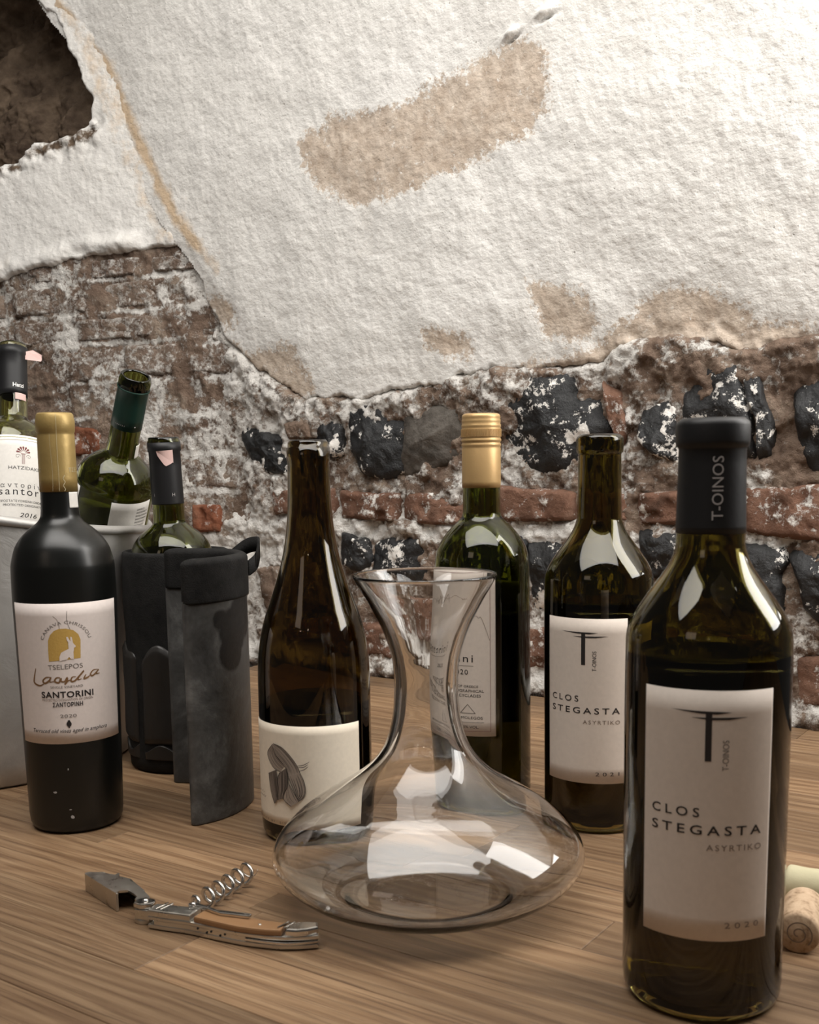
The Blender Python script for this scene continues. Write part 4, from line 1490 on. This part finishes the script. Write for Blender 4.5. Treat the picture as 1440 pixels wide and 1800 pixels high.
# loose end of the pink strip sticking out beside the neck
lt = mesh_np('torn_tax_strip', [(0.0140, -0.003, 0.302), (0.0215, -0.001, 0.304), (0.0300, 0.000, 0.2985), (0.0300, 0.0005, 0.2935), (0.0290, 0.0, 0.2915),
                                (0.0140, -0.003, 0.2935),
                                (0.0140, -0.0027, 0.302), (0.0215, -0.0007, 0.304), (0.0300, 0.0003, 0.2985), (0.0300, 0.0008, 0.2935), (0.0290, 0.0003, 0.2915),
                                (0.0140, -0.0027, 0.2935)],
             [(0, 1, 2, 3, 4, 5), (11, 10, 9, 8, 7, 6)] + [(i, i + 6, (i + 1) % 6 + 6, (i + 1) % 6) for i in range(6)], M['pink_tape'], b1, False)
lab = label_patch('label', P_BORD, -48, 78, 0.075, 0.2020, M['paper_white'], b1)
a = Art()
TH1 = 34.0
a.stroke([(-0.045 + t * 0.068, 0.1968) for t in np.linspace(0, 1, 24)], 0.0003, M['ink_brown'])
for kx in range(7):        # palmette
    an = math.radians(90 + (kx - 3) * 26)
    p0 = (0.0 + 0.0016 * math.cos(an), 0.1835 + 0.0016 * math.sin(an))
    p1 = (0.0 + 0.0062 * math.cos(an), 0.1835 + 0.0062 * math.sin(an))
    n_ = (-math.sin(an), math.cos(an))
    a.poly([(p0[0] - n_[0] * 0.0002, p0[1] - n_[1] * 0.0002), (p1[0] - n_[0] * 0.0010, p1[1] - n_[1] * 0.0010),
            (p1[0] + math.cos(an) * 0.0008, p1[1] + math.sin(an) * 0.0008), (p1[0] + n_[0] * 0.0010, p1[1] + n_[1] * 0.0010)], M['ink_red'])
for sg in (-1, 1):
    a.stroke([(sg * (0.0052 - 0.0024 * math.cos(t) * (1 - t / 9)), 0.1798 + 0.0024 * math.sin(t) * (1 - t / 9)) for t in np.linspace(0, 6.5, 26)], 0.00035, M['ink_brown'])
a.stroke([(-0.0011, 0.1822), (-0.0011, 0.1722)], 0.0004, M['ink_red'])
a.stroke([(0.0011, 0.1822), (0.0011, 0.1722)], 0.0004, M['ink_red'])
a.stroke([(0.0, 0.1822), (0.0, 0.1722)], 0.0004, M['ink_red'])
a.stroke([(-0.0022, 0.1826), (0.0022, 0.1826)], 0.0005, M['ink_red'])
a.text('HATZIDAKIS', (0.0022, 0.1665), M['ink'], width=0.0320, cap=0.0034)
a.text('σαντορίνη', (-0.002, 0.1480), M['ink'], width=0.052, cap=0.0045, space=1.7)
a.text('santorini', (0.004, 0.1405), M['ink'], width=0.054, cap=0.0078, space=1.3)
a.text('ΠΡΟΣΤΑΤΕΥΟΜΕΝΗ ΟΝΟΜΑΣΙΑ', (0.002, 0.1330), M['ink'], width=0.050, cap=0.0022)
a.text('PROTECTED DESIGNATION', (0.002, 0.1290), M['ink'], width=0.042, cap=0.0022)
a.text('2016', (0.0045, 0.1180), M['ink'], width=0.0170, cap=0.0044, shear=0.25)
a.text('PRODUCED BY HARIDIMOS', (0.002, 0.1100), M['ink'], width=0.038, cap=0.0018)
a.text('HATZIDAKIS WINERY', (0.002, 0.1070), M['ink'], width=0.034, cap=0.0018)
a.wrap('lettering', P_BORD, TH1, lab)

# leaning bottle with the green capsule
Tg = Vector((-0.2473, 1.020, 0.3625))
Dg = Vector((0.0487, -0.060, 0.1338)).normalized()
b2, c2 = bord('leaning green bottle with dark green capsule in the bucket', axis_matrix(Tg, Tg - Dg * 0.3105), M['greenglass'], 0.150,
              0.2600, 0.3000, M['green_foil'])
a = Art()
for kx in range(6):
    a.stroke([(-0.0085 + kx * 0.0017, 0.2648), (-0.0080 + kx * 0.0017, 0.2660)], 0.0004, M['grey_print'])
a.ellipse((0.0098, 0.2655), 0.0006, 0.0006, M['white_print'])
a.wrap('lettering', P_BORD, 0, c2, 0.0007)
label_patch('tax_strip', P_BORD, 62, 96, 0.232, 0.2455, M['paper_white'], b2, 0.0009)
mesh_np('torn_tax_strip', [(0.0148, -0.002, 0.297), (0.0160, -0.002, 0.290), (0.0164, -0.001, 0.284), (0.0200, 0.001, 0.281), (0.0190, 0.001, 0.2795),
                           (0.0150, -0.001, 0.282), (0.0148, -0.002, 0.288), (0.0145, -0.002, 0.296)],
        [(0, 1, 6, 7), (1, 2, 5, 6), (2, 3, 4, 5)], M['paper_white'], b2, False)
lab = label_patch('label', P_BORD, -112, -46, 0.09, 0.1990, M['paper_white'], b2)
lab2 = label_patch('back_label', P_BORD, 8, 72, 0.10, 0.1970, M['paper_white'], b2)
a = Art()
rr = random.Random(4)
for kx in range(9):
    a.text(rr.choice(['BIOLOGICAL', 'GREECE', 'ASSYRTIKO', 'PRODUCE', 'BOTTLED BY', 'SANTORINI', 'CONTAINS']), (0.0165 - kx * 0.0, 0.1890 - kx * 0.0036),
           M['ink'], cap=0.0019, align='L')
a.wrap('lettering', P_BORD, 22, lab2)

# bottle standing in the black cooler
T3 = Vector((-0.2225, 1.010, 0.3065))
B3 = Vector((-0.2165, 1.022, 0.0042))
b3, c3 = bord('dark green bottle with black capsule and pink strip standing inside the black cooler', axis_matrix(T3, B3), M['greenglass'], 0.188,
              0.2420, 0.2980, M['matt_black'], prof=[(zq * 0.9725, rq) for zq, rq in P_BORD])
P3 = [(zq * 0.9725, rq) for zq, rq in P_BORD]
a = Art()
a.text('i', (-0.0095, 0.2495), M['grey_print'], cap=0.003)
a.text('H', (0.0085, 0.2495), M['grey_print'], cap=0.003)
a.wrap('lettering', P3, 0, c3, 0.0007)
aa = Art()
aa.poly([(-0.0062, 0.2905), (-0.0056, 0.2862), (0.0, 0.2857), (-0.0004, 0.2780), (0.0012, 0.2768), (0.0025, 0.2790), (0.0050, 0.2785), (0.0068, 0.2798),
         (0.0078, 0.2795), (0.0074, 0.2912)], M['pink_tape'])
aa.wrap('tax_strip', P3, 10, b3, 0.0009)

# ================================================================ ICE BUCKET
bucket = empty('ice_bucket', 'dull grey metal ice bucket with slanted rolled rim behind the black bottle', 'bucket', place(-0.444, 1.072))
RB, RT_, HB_ = 0.163, 0.184, 0.23


def rimz(x):
    return 0.2385 - 0.205 * (x + 0.440 + 0.0 - 0.096)


def slant(o):
    for v in o.data.vertices:
        wx = v.co.x - 0.440
        if v.co.z > 0.001:
            v.co.z *= rimz(wx) / HB_
    o.data.update()


wall_p = [(0.0, 0.0004), (0.0, RB - 0.004), (0.003, RB)] + [(zq, RB + (RT_ - RB) * zq / HB_) for zq in np.linspace(0.02, HB_ - 0.004, 12)] + \
    [(HB_, RT_ - 0.0005), (HB_, RT_ - 0.0022)] + [(zq, RB - 0.0025 + (RT_ - RB) * zq / HB_) for zq in np.linspace(HB_ - 0.004, 0.10, 8)] + [(0.088, RB), (0.088, 0.0004)]
bw = lathe('bucket_wall', wall_p, M['bucket'], bucket, seg=160)
slant(bw)
t_ = np.linspace(0, 2 * PI, 14, endpoint=False)
rim = lathe('rolled_rim', [(HB_ + 0.0040 * math.sin(q), RT_ + 0.0006 + 0.0042 * math.cos(q)) for q in t_], M['bucket'], bucket, seg=160, closed=True)
slant(rim)
rim['label'] = 'rolled metal rim'

# ================================================================ COOLERS
cooler = empty('bottle_cooler', 'upright black fabric bottle cooler with gel panels standing beside the bucket', 'cooler', place(-0.2180, 1.0210))
RA, HA = 0.0498, 0.203
lathe('fabric_sleeve', [(0.0, 0.0004), (0.0, RA - 0.003), (0.003, RA)] + [(zq, RA + 0.0006 * math.sin(zq * 90)) for zq in np.linspace(0.01, HA - 0.004, 14)] +
      [(HA - 0.001, RA - 0.0012), (HA, RA - 0.0035), (HA - 0.001, RA - 0.0058), (HA - 0.004, RA - 0.0068), (0.05, RA - 0.0072), (0.0036, RA - 0.0072), (0.0036, 0.0004)],
      M['fabric'], cooler, seg=112)


def gel_panel(th_a, th_b, z0, z1, arch, name='gel_panel', lift=0.0024, dark=None):
    nu, nz = 30, 44
    t = np.linspace(0, 1, nu)
    zz_ = np.linspace(0, 1, nz)
    T, Zt = np.meshgrid(t, zz_)
    th = np.radians(th_a + (th_b - th_a) * T)
    topz = z1 - arch * (2 * T - 1) ** 4 + 0.004 * np.sin(T * 7 + th_a)
    Z_ = z0 + (topz - z0) * Zt
    edge = np.minimum(np.minimum(T, 1 - T) * 9, np.minimum(Zt, 1 - Zt) * 16)
    r = RA + 0.0006 + lift * smooth01(edge) + 0.0005 * fbm(T, Z_ * 8, 0.3, 3, 61)
    V = np.stack([r * np.sin(th), -r * np.cos(th), Z_], -1).reshape(-1, 3)
    Vb = np.stack([(RA - 0.001) * np.sin(th), -(RA - 0.001) * np.cos(th), Z_], -1).reshape(-1, 3)
    n = nu * nz
    g_ = grid_faces(nz, nu)
    F = [tuple(f) for f in g_] + [tuple(f[::-1] + n) for f in g_]
    ring = list(range(nu)) + [i * nu + nu - 1 for i in range(1, nz)] + [(nz - 1) * nu + j for j in range(nu - 2, -1, -1)] + \
        [i * nu for i in range(nz - 2, 0, -1)]
    for p, q in zip(ring, ring[1:] + ring[:1]):
        F.append((q, p, p + n, q + n))
    o = mesh_np(name, np.concatenate([V, Vb]), F, M['gel_dark'], cooler)
    attr(o, 'dark', np.full(2 * n, 0.30))
    return o


for ta, tb in ((-88, -41), (-33, 14), (22, 70), (-150, -100), (110, 160)):
    gel_panel(ta, tb, 0.028, 0.116, 0.012)
for ta, tb in ((-88, -41), (-33, 14), (22, 70)):
    gel_panel(ta, tb, 0.0135, 0.0240, 0.0, name='lower_band', lift=0.0015)


def strip(name, path, thick, z0, z1, mat, parent, rnd=0.005, rows=60, top_round=True):
    """upright slab that follows a curved path in plan, with rounded ends and top"""
    P = spline(path, 14)
    # even spacing
    d = np.concatenate([[0], np.cumsum(np.linalg.norm(np.diff(P, axis=0), axis=1))])
    npt = 90
    u = np.linspace(0, d[-1], npt)

    def outline(th, trim):
        uu = trim + (d[-1] - 2 * trim) * np.linspace(0, 1, npt)
        Q = np.stack([np.interp(uu, d, P[:, 0]), np.interp(uu, d, P[:, 1])], 1)
        T = np.gradient(Q, axis=0)
        T /= np.linalg.norm(T, axis=1)[:, None]
        Nn = np.stack([-T[:, 1], T[:, 0]], 1)
        h = th / 2
        A = Q + Nn * h
        B = Q - Nn * h
        e0 = [Q[0] + h * (-math.sin(a_) * T[0] + math.cos(a_) * -Nn[0]) for a_ in np.linspace(0, PI, 8)[1:-1]]
        e1 = [Q[-1] + h * (math.sin(a_) * T[-1] + math.cos(a_) * Nn[-1]) for a_ in np.linspace(0, PI, 8)[1:-1]]
        return np.concatenate([A, np.array(e1), B[::-1], np.array(e0)])
    layers = []
    zs = []
    for kx in range(5):
        f = kx / 5 * PI / 2
        layers.append(outline(thick * (0.55 + 0.45 * math.sin(f)), rnd * 0.4 * (1 - math.sin(f)) + thick / 2))
        zs.append(z0 + rnd * 0.4 * (1 - math.cos(f)))
    for zq in np.linspace(z0 + rnd * 0.4, z1 - rnd, rows):
        layers.append(outline(thick, thick / 2))
        zs.append(zq)
    for kx in range(1, 8):
        f = kx / 7 * PI / 2
        layers.append(outline(thick * max(0.16, math.cos(f)), (rnd * (1 - math.cos(f)) if top_round else 0) + thick / 2))
        zs.append(z1 - rnd + rnd * math.sin(f))
    n = len(layers[0])
    V = np.concatenate([np.concatenate([L_, np.full((n, 1), zq)], 1) for L_, zq in zip(layers, zs)])
    F = [tuple(f) for f in grid_faces(len(layers), n, True)]
    F += [tuple(range(n))[::-1], tuple((len(layers) - 1) * n + j for j in range(n))]
    o = mesh_np(name, V, F, mat, parent)
    fix_normals(o)
    return o


wrap_o = empty('cooler_wrap', 'free-standing open cooler wrap with black fabric top and frosted grey plastic body', 'cooler', place(-0.165, 0.895))
wp = [(-0.213, 0.9495), (-0.192, 0.9460), (-0.168, 0.9400), (-0.149, 0.9250), (-0.1395, 0.9030), (-0.1385, 0.8830), (-0.1445, 0.8610), (-0.1560, 0.8420), (-0.1735, 0.8275)]
wp = [(p[0] + 0.165, p[1] - 0.895) for p in wp]
body = strip('gel_body', wp, 0.0085, 0.0, 0.180, M['gel'], wrap_o, rnd=0.003)
body['label'] = 'frosted grey plastic cooling panel'
co = np.array([v.co[:] for v in body.data.vertices])
dk = np.zeros(len(co))
for (bx, by, bz, br) in ((0.022, -0.032, 0.150, 0.020), (0.019, -0.036, 0.133, 0.016), (0.026, -0.020, 0.160, 0.020), (0.012, -0.046, 0.160, 0.010)):
    dd = np.sqrt((co[:, 0] - bx) ** 2 + (co[:, 1] - by) ** 2 + (co[:, 2] - bz) ** 2)
    dk = np.maximum(dk, np.clip(1.5 - dd / br, 0, 1))
# the inner flap is plain black
dk = np.maximum(dk, np.clip((co[:, 1] - 0.035) * 60, 0, 0.42))
attr(body, 'dark', dk)
topb = strip('fabric_top', wp, 0.0115, 0.1740, 0.2095, M['fabric'], wrap_o, rnd=0.005, rows=16)
topb['label'] = 'black fabric top band'
# loop at the back right corner
lv = spline([(0.012, 0.046, 0.2035), (0.024, 0.042, 0.2120), (0.034, 0.034, 0.2150), (0.0375, 0.028, 0.2130), (0.0360, 0.022, 0.2020), (0.030, 0.018, 0.1960)], 6)
Vl, Fl = [], []
for i, p in enumerate(lv):
    w_ = 0.0080
    for dx, dz in ((0, -w_), (0.0016, -w_), (0.0016, w_ * 0.6), (0, w_ * 0.6)):
        Vl.append((p[0] + dx, p[1] + dx, p[2] + dz))
for i in range(len(lv) - 1):
    for j in range(4):
        Fl.append((i * 4 + j, i * 4 + (j + 1) % 4, (i + 1) * 4 + (j + 1) % 4, (i + 1) * 4 + j))
Fl += [(0, 1, 2, 3), tuple(len(Vl) - 4 + j for j in range(4))]
mesh_np('pull_loop', Vl, Fl, M['fabric'], wrap_o)

# ================================================================ DECANTER
dec = empty('decanter', 'clear glass wine decanter with wide base and flared rim in the centre of the table', 'decanter', place(0.0098, 0.6776))
DZ = [(0.002, 0.054), (0.006, 0.068), (0.012, 0.083), (0.020, 0.0938), (0.028, 0.0993), (0.036, 0.0995), (0.044, 0.0953), (0.052, 0.088), (0.060, 0.0785),
      (0.068, 0.0670), (0.076, 0.0543), (0.084, 0.0425), (0.092, 0.0337), (0.100, 0.0280), (0.108, 0.0246), (0.116, 0.0225), (0.124, 0.0211),
      (0.1382, 0.0201), (0.1539, 0.0208), (0.1619, 0.0223), (0.1702, 0.0248), (0.1792, 0.0283), (0.1868, 0.0322), (0.1958, 0.0370), (0.2054, 0.0428), (0.2098, 0.0450)]
outer = [tuple(p) for p in spline(DZ, 4)]


def dth(z_):
    return float(np.interp(z_, [0, 0.02, 0.06, 0.10, 0.14, 0.17, 0.20, 0.21], [0.0030, 0.0018, 0.0018, 0.0034, 0.0042, 0.0032, 0.0018, 0.0016]))


# offset the outline inward along its normal for the inside wall
O = np.array(outer)
T = np.gradient(O, axis=0)
T /= np.linalg.norm(T, axis=1)[:, None]
Nv = np.stack([T[:, 1], -T[:, 0]], 1)     # (dz, dr) rotated: inward
inner_d = []
for (zq, rq), nv in zip(O, Nv):
    t2 = dth(zq)
    inner_d.append((zq + nv[0] * t2, rq + nv[1] * t2))
inner_d = [p for p in inner_d if p[0] > 0.0075]
lipc = ((outer[-1][0] + inner_d[-1][0]) / 2, (outer[-1][1] + inner_d[-1][1]) / 2)
lip = [(lipc[0] + 0.0010, lipc[1] + 0.0004), (lipc[0] + 0.0010, lipc[1] - 0.0004)]
basep = [(0.0004, 0.0004), (0.0004, 0.020), (0.0004, 0.036), (0.0004, 0.0440), (0.0, 0.0480), (0.0006, 0.0515)]
floor_ = [(0.0068, 0.064), (0.0050, 0.058), (0.0042, 0.052), (0.0042, 0.047), (0.0046, 0.040), (0.0050, 0.022), (0.0050, 0.0004)]
lathe('glass', basep + outer + lip + inner_d[::-1] + floor_, M['clear'], dec, seg=200, closed=True)

# ================================================================ CORKSCREW
ck = empty('corkscrew', 'waiter corkscrew with wooden handle lying open on the table left of the decanter', 'corkscrew', place(-0.118, 0.635))
OX, OY = -0.118, 0.635
sh = lambda pts: [(p[0] - OX, p[1] - OY) for p in pts]


def smooth2(pts, n=5):
    P = list(pts)
    Q = spline(P + [P[0]], n)
    return [tuple(q) for q in Q[:-1]]


Z0, Z1 = 0.0, 0.0125
up = [(-0.1610, 0.6440), (-0.1433, 0.6448), (-0.1349, 0.6384), (-0.1176, 0.6330), (-0.0960, 0.6225), (-0.0789, 0.6150)]
dn = [(-0.0834, 0.6010), (-0.1071, 0.6082), (-0.1376, 0.6235), (-0.1600, 0.6335)]
# liners: two long metal plates with a slot between, following the curve
blade = spline([(-0.1605, 0.6388), (-0.1480, 0.6345), (-0.1349, 0.6305), (-0.1180, 0.6225), (-0.1000, 0.6140), (-0.0810, 0.6080), (-0.0680, 0.6065), (-0.0560, 0.6075)], 6)


def plate(name, z0, z1, half0, half1, i0, i1, mat, bevel=0.0006, parent=ck):
    P = blade[i0:i1]
    T = np.gradient(P, axis=0)
    T /= np.linalg.norm(T, axis=1)[:, None]
    Nn = np.stack([-T[:, 1], T[:, 0]], 1)
    h = np.interp(np.linspace(0, 1, len(P)), np.linspace(0, 1, len(half0)), half0)
    g = np.interp(np.linspace(0, 1, len(P)), np.linspace(0, 1, len(half1)), half1)
    A = P + Nn * h[:, None]
    B = P - Nn * g[:, None]
    pts = [tuple(q) for q in B] + [tuple(q) for q in A[::-1]]
    return extrude2d(name, sh(pts), z0, z1, mat, parent, bevel)


n = len(blade)
plate('liner', 0.0008, 0.0036, [0.0056, 0.0066, 0.0068, 0.0062, 0.0050], [0.0050, 0.0058, 0.0062, 0.0060, 0.0050], 0, n, M['satin_steel'])
plate('liner', 0.0062, 0.0086, [0.0056, 0.0066, 0.0068, 0.0062, 0.0050], [0.0050, 0.0058, 0.0062, 0.0060, 0.0050], 0, n, M['satin_steel'])
plate('spring', 0.0034, 0.0064, [-0.001, -0.001, -0.001], [0.0050, 0.0058, 0.0058], 2, int(n * 0.62), M['satin_steel'], 0.0003)
plate('bolster', 0.0084, 0.0126, [0.0054, 0.0060, 0.0064], [0.0050, 0.0054, 0.0056], 0, int(n * 0.33), M['satin_steel'], 0.0010)
plate('handle_scale', 0.0084, 0.0124, [0.0062, 0.0066, 0.0070, 0.0066, 0.0058], [0.0054, 0.0060, 0.0064, 0.0062, 0.0054], int(n * 0.33), int(n * 0.78), M['handlewood'], 0.0012)
plate('end_cap', 0.0084, 0.0130, [0.0058, 0.0060, 0.0060, 0.0045], [0.0052, 0.0060, 0.0050, 0.0030], int(n * 0.78), n, M['steel'], 0.0014)
plate('knife_blade', 0.0040, 0.0056, [0.0, 0.001, 0.0], [0.0064, 0.0074, 0.0050], int(n * 0.60), n, M['steel'], 0.0003)
plate('lower_scale', -0.0, 0.0010, [0.0050, 0.0060, 0.0060, 0.0050], [0.0040, 0.0050, 0.0050, 0.0040], int(n * 0.1), int(n * 0.9), M['satin_steel'], 0.0003)
# polished lines let into bolster and end cap
for base in ((-0.1545, 0.6400), (-0.1515, 0.6390), (-0.0765, 0.6085), (-0.0730, 0.6080)):
    dxx, dyy = 0.0034, 0.0050
    c_ = Vector((base[0] - OX, base[1] - OY))
    e_ = Vector((dxx, dyy)).normalized()
    p_ = Vector((-e_.y, e_.x)) * 0.0004
    q_ = e_ * 0.0052
    zt = 0.0127 if base[0] < -0.1 else 0.0131
    extrude2d('inlay_line', [tuple(c_ - q_ - p_), tuple(c_ + q_ - p_), tuple(c_ + q_ + p_), tuple(c_ - q_ + p_)], zt - 0.0006, zt + 0.00015, M['steel'], ck)
# small drilled dots on the edge of the spring
for kx, (i_, zz_) in enumerate(((15, 0.0056), (17, 0.0042), (18.6, 0.0054), (20.2, 0.0042), (21.4, 0.0055))):
    i0 = int(i_)
    P_ = blade[i0]
    T_ = blade[i0 + 1] - blade[i0]
    T_ /= np.linalg.norm(T_)
    Nn = np.array([T_[1], -T_[0]])
    c_ = P_ + Nn * 0.0062 - np.array([OX, OY])
    tube('drilled_dot', [(c_[0] - Nn[0] * 0.002, c_[1] - Nn[1] * 0.002, zz_), (c_[0], c_[1], zz_)], 0.0007, M['dark_hole'], ck, 10)
# lever arm with pivot: channel-shaped opener folded out to the left
hx, hy = -0.1660, 0.6455
ring = smooth2([(-0.1729, 0.6436), (-0.1680, 0.6405), (-0.1615, 0.6420), (-0.1600, 0.6470), (-0.1650, 0.6505), (-0.1715, 0.6495)], 4)
extrude2d('hinge_plate', sh(ring), 0.0100, 0.0134, M['steel'], ck, 0.0008)
extrude2d('hinge_plate', sh(ring), 0.0, 0.0030, M['satin_steel'], ck, 0.0006)
extrude2d('hinge_block', sh([(-0.1722, 0.6425), (-0.1625, 0.6385), (-0.1600, 0.6440), (-0.1690, 0.6480)]), 0.0030, 0.0098, M['satin_steel'], ck, 0.0006)
tube('pivot_rivet', [(-0.1662 - OX, 0.6462 - OY, 0.0125), (-0.1662 - OX, 0.6462 - OY, 0.0146)], [0.0024, 0.0016], M['steel'], ck, 18)
# channel: top plate with bottle-opener cut-out and long back wall
topp = [(-0.2166, 0.6985), (-0.2185, 0.6960), (-0.2170, 0.6935), (-0.1980, 0.6715), (-0.1885, 0.6610), (-0.1872, 0.6645), (-0.1820, 0.6655), (-0.1770, 0.6600),
        (-0.1735, 0.6550), (-0.1738, 0.6505), (-0.1715, 0.6480), (-0.1650, 0.6505), (-0.1655, 0.6545), (-0.1720, 0.6650), (-0.1800, 0.6765), (-0.1860, 0.6850),
        (-0.1935, 0.6895), (-0.1955, 0.6960), (-0.1975, 0.6925), (-0.2060, 0.6965)]
extrude2d('lever_top', sh(topp), 0.0112, 0.0126, M['satin_steel'], ck, 0)
front_w = [(-0.2185, 0.6960), (-0.1885, 0.6610), (-0.1873, 0.6620), (-0.2172, 0.6972)]
extrude2d('lever_side', sh(front_w), 0.0002, 0.0122, M['satin_steel'], ck, 0.0004)
back_w = [(-0.2060, 0.6965), (-0.2050, 0.6975), (-0.1855, 0.6862), (-0.1715, 0.6660), (-0.1725, 0.6650), (-0.1865, 0.6850)]
extrude2d('lever_side', sh(back_w), 0.0002, 0.0122, M['satin_steel'], ck, 0.0003)
extrude2d('lever_end', sh([(-0.2185, 0.6960), (-0.2172, 0.6945), (-0.2050, 0.6975), (-0.2060, 0.6990), (-0.2160, 0.6992)]), 0.0002, 0.0122, M['satin_steel'], ck, 0.0004)
# second lever lying on the wooden scale
l2 = spline([(-0.1375, 0.6360), (-0.1335, 0.6368), (-0.1260, 0.6325), (-0.1180, 0.6262), (-0.1100, 0.6235), (-0.0975, 0.6195)], 6)
T = np.gradient(l2, axis=0)
T /= np.linalg.norm(T, axis=1)[:, None]
Nn = np.stack([-T[:, 1], T[:, 0]], 1)
hw_ = np.interp(np.linspace(0, 1, len(l2)), [0, 0.12, 0.35, 0.6, 0.66, 1.0], [0.0022, 0.0030, 0.0012, 0.0011, 0.0020, 0.0019])
pts = [tuple(q) for q in (l2 - Nn * hw_[:, None])] + [tuple(q) for q in (l2 + Nn * hw_[:, None])[::-1]]
sl = extrude2d('second_lever', sh(pts), 0.0126, 0.0146, M['steel'], ck, 0.0005)
tube('pivot_rivet', [(-0.1345 - OX, 0.6360 - OY, 0.0140), (-0.1345 - OX, 0.6360 - OY, 0.0160)], [0.0020, 0.0012], M['steel'], ck, 16)
tube('handle_rivet', [(-0.0905 - OX, 0.6100 - OY, 0.0120), (-0.0905 - OX, 0.6100 - OY, 0.0129)], [0.0011, 0.0009], M['satin_steel'], ck, 14)
# worm: tapering spiral swung out over the table
W0 = np.array([-0.1405, 0.6420, 0.0075])
W1 = np.array([-0.1085, 0.7110, 0.0085])
ax = W1 - W0
Lw = np.linalg.norm(ax)
ax /= Lw
sx = np.cross(ax, [0, 0, 1.0])
sx /= np.linalg.norm(sx)
sz = np.cross(sx, ax)
path, rads = [], []
tn = 6.0
for i in range(6):
    path.append(W0 + ax * 0.010 * i / 6)
    rads.append(0.0017)
for i in range(170):
    f = i / 169
    a_ = f * tn * 2 * PI
    rr_ = 0.0058 * min(1, f * 14) * (1.0 if f < 0.93 else max(0.35, 1 - (f - 0.93) * 6))
    path.append(W0 + ax * (0.010 + f * (Lw - 0.010)) + rr_ * (np.cos(a_) * sx + np.sin(a_) * sz))
    rads.append(0.00135 * (1 if f < 0.88 else max(0.12, 1 - (f - 0.88) / 0.12)))
path = [(p[0] - OX, p[1] - OY, p[2]) for p in path]
wm = tube('worm', path, rads, M['steel'], ck, 10)
wm['label'] = 'polished steel spiral worm'

# ================================================================ CORKS
def cork(label, p, ang_, L_, r_, mat, group='wine corks lying behind the foreground bottle'):
    root = empty('wine_cork', label, 'cork', Matrix.Translation((p[0], p[1], p[2] if len(p) > 2 else r_)) @ Matrix.Rotation(ang_, 4, 'Z')
                 @ Matrix.Rotation(PI / 2, 4, 'Y'), group)
    lathe('cork_body', [(-L_ / 2, 0.0004), (-L_ / 2, r_ - 0.0012), (-L_ / 2 + 0.0012, r_)] + [(zq, r_ + 0.0002 * math.sin(zq * 900)) for zq in np.linspace(-L_ / 2 + 0.003, L_ / 2 - 0.003, 9)]
          + [(L_ / 2 - 0.0012, r_), (L_ / 2, r_ - 0.0012), (L_ / 2, 0.0004)], mat, root, seg=48)
    a_ = Art()
    sp_ = [((0.0012 + 0.0011 * t) * math.cos(t * 1.9), (0.0012 + 0.0011 * t) * math.sin(t * 1.9)) for t in np.linspace(0, 6.2, 60)]
    a_.stroke(sp_, 0.0006, M['ink_brown'])
    g_ = a_.groups[0]
    V = np.array(g_['V'])
    o = mesh_np('end_grain_ring', np.stack([V[:, 0], V[:, 1], np.full(len(V), -L_ / 2 - 0.00015)], 1), g_['F'], g_['mats'], root, False)
    return root


cork('tan cork lying with its ringed end towards the camera', (0.2265, 0.6080), 1.15, 0.044, 0.0118, M['cork'])
cork('pale greenish cork lying at the back of the cork pile', (0.2560, 0.6520), -0.55, 0.044, 0.0118, M['corkpale'])
cork('brown cork lying between the tan cork and foreground bottle', (0.2010, 0.6330), 0.3, 0.040, 0.0115, M['cork'])
cork('dull cork cut by the right edge of the picture', (0.2460, 0.5640), 0.9, 0.044, 0.0115, M['cork'])
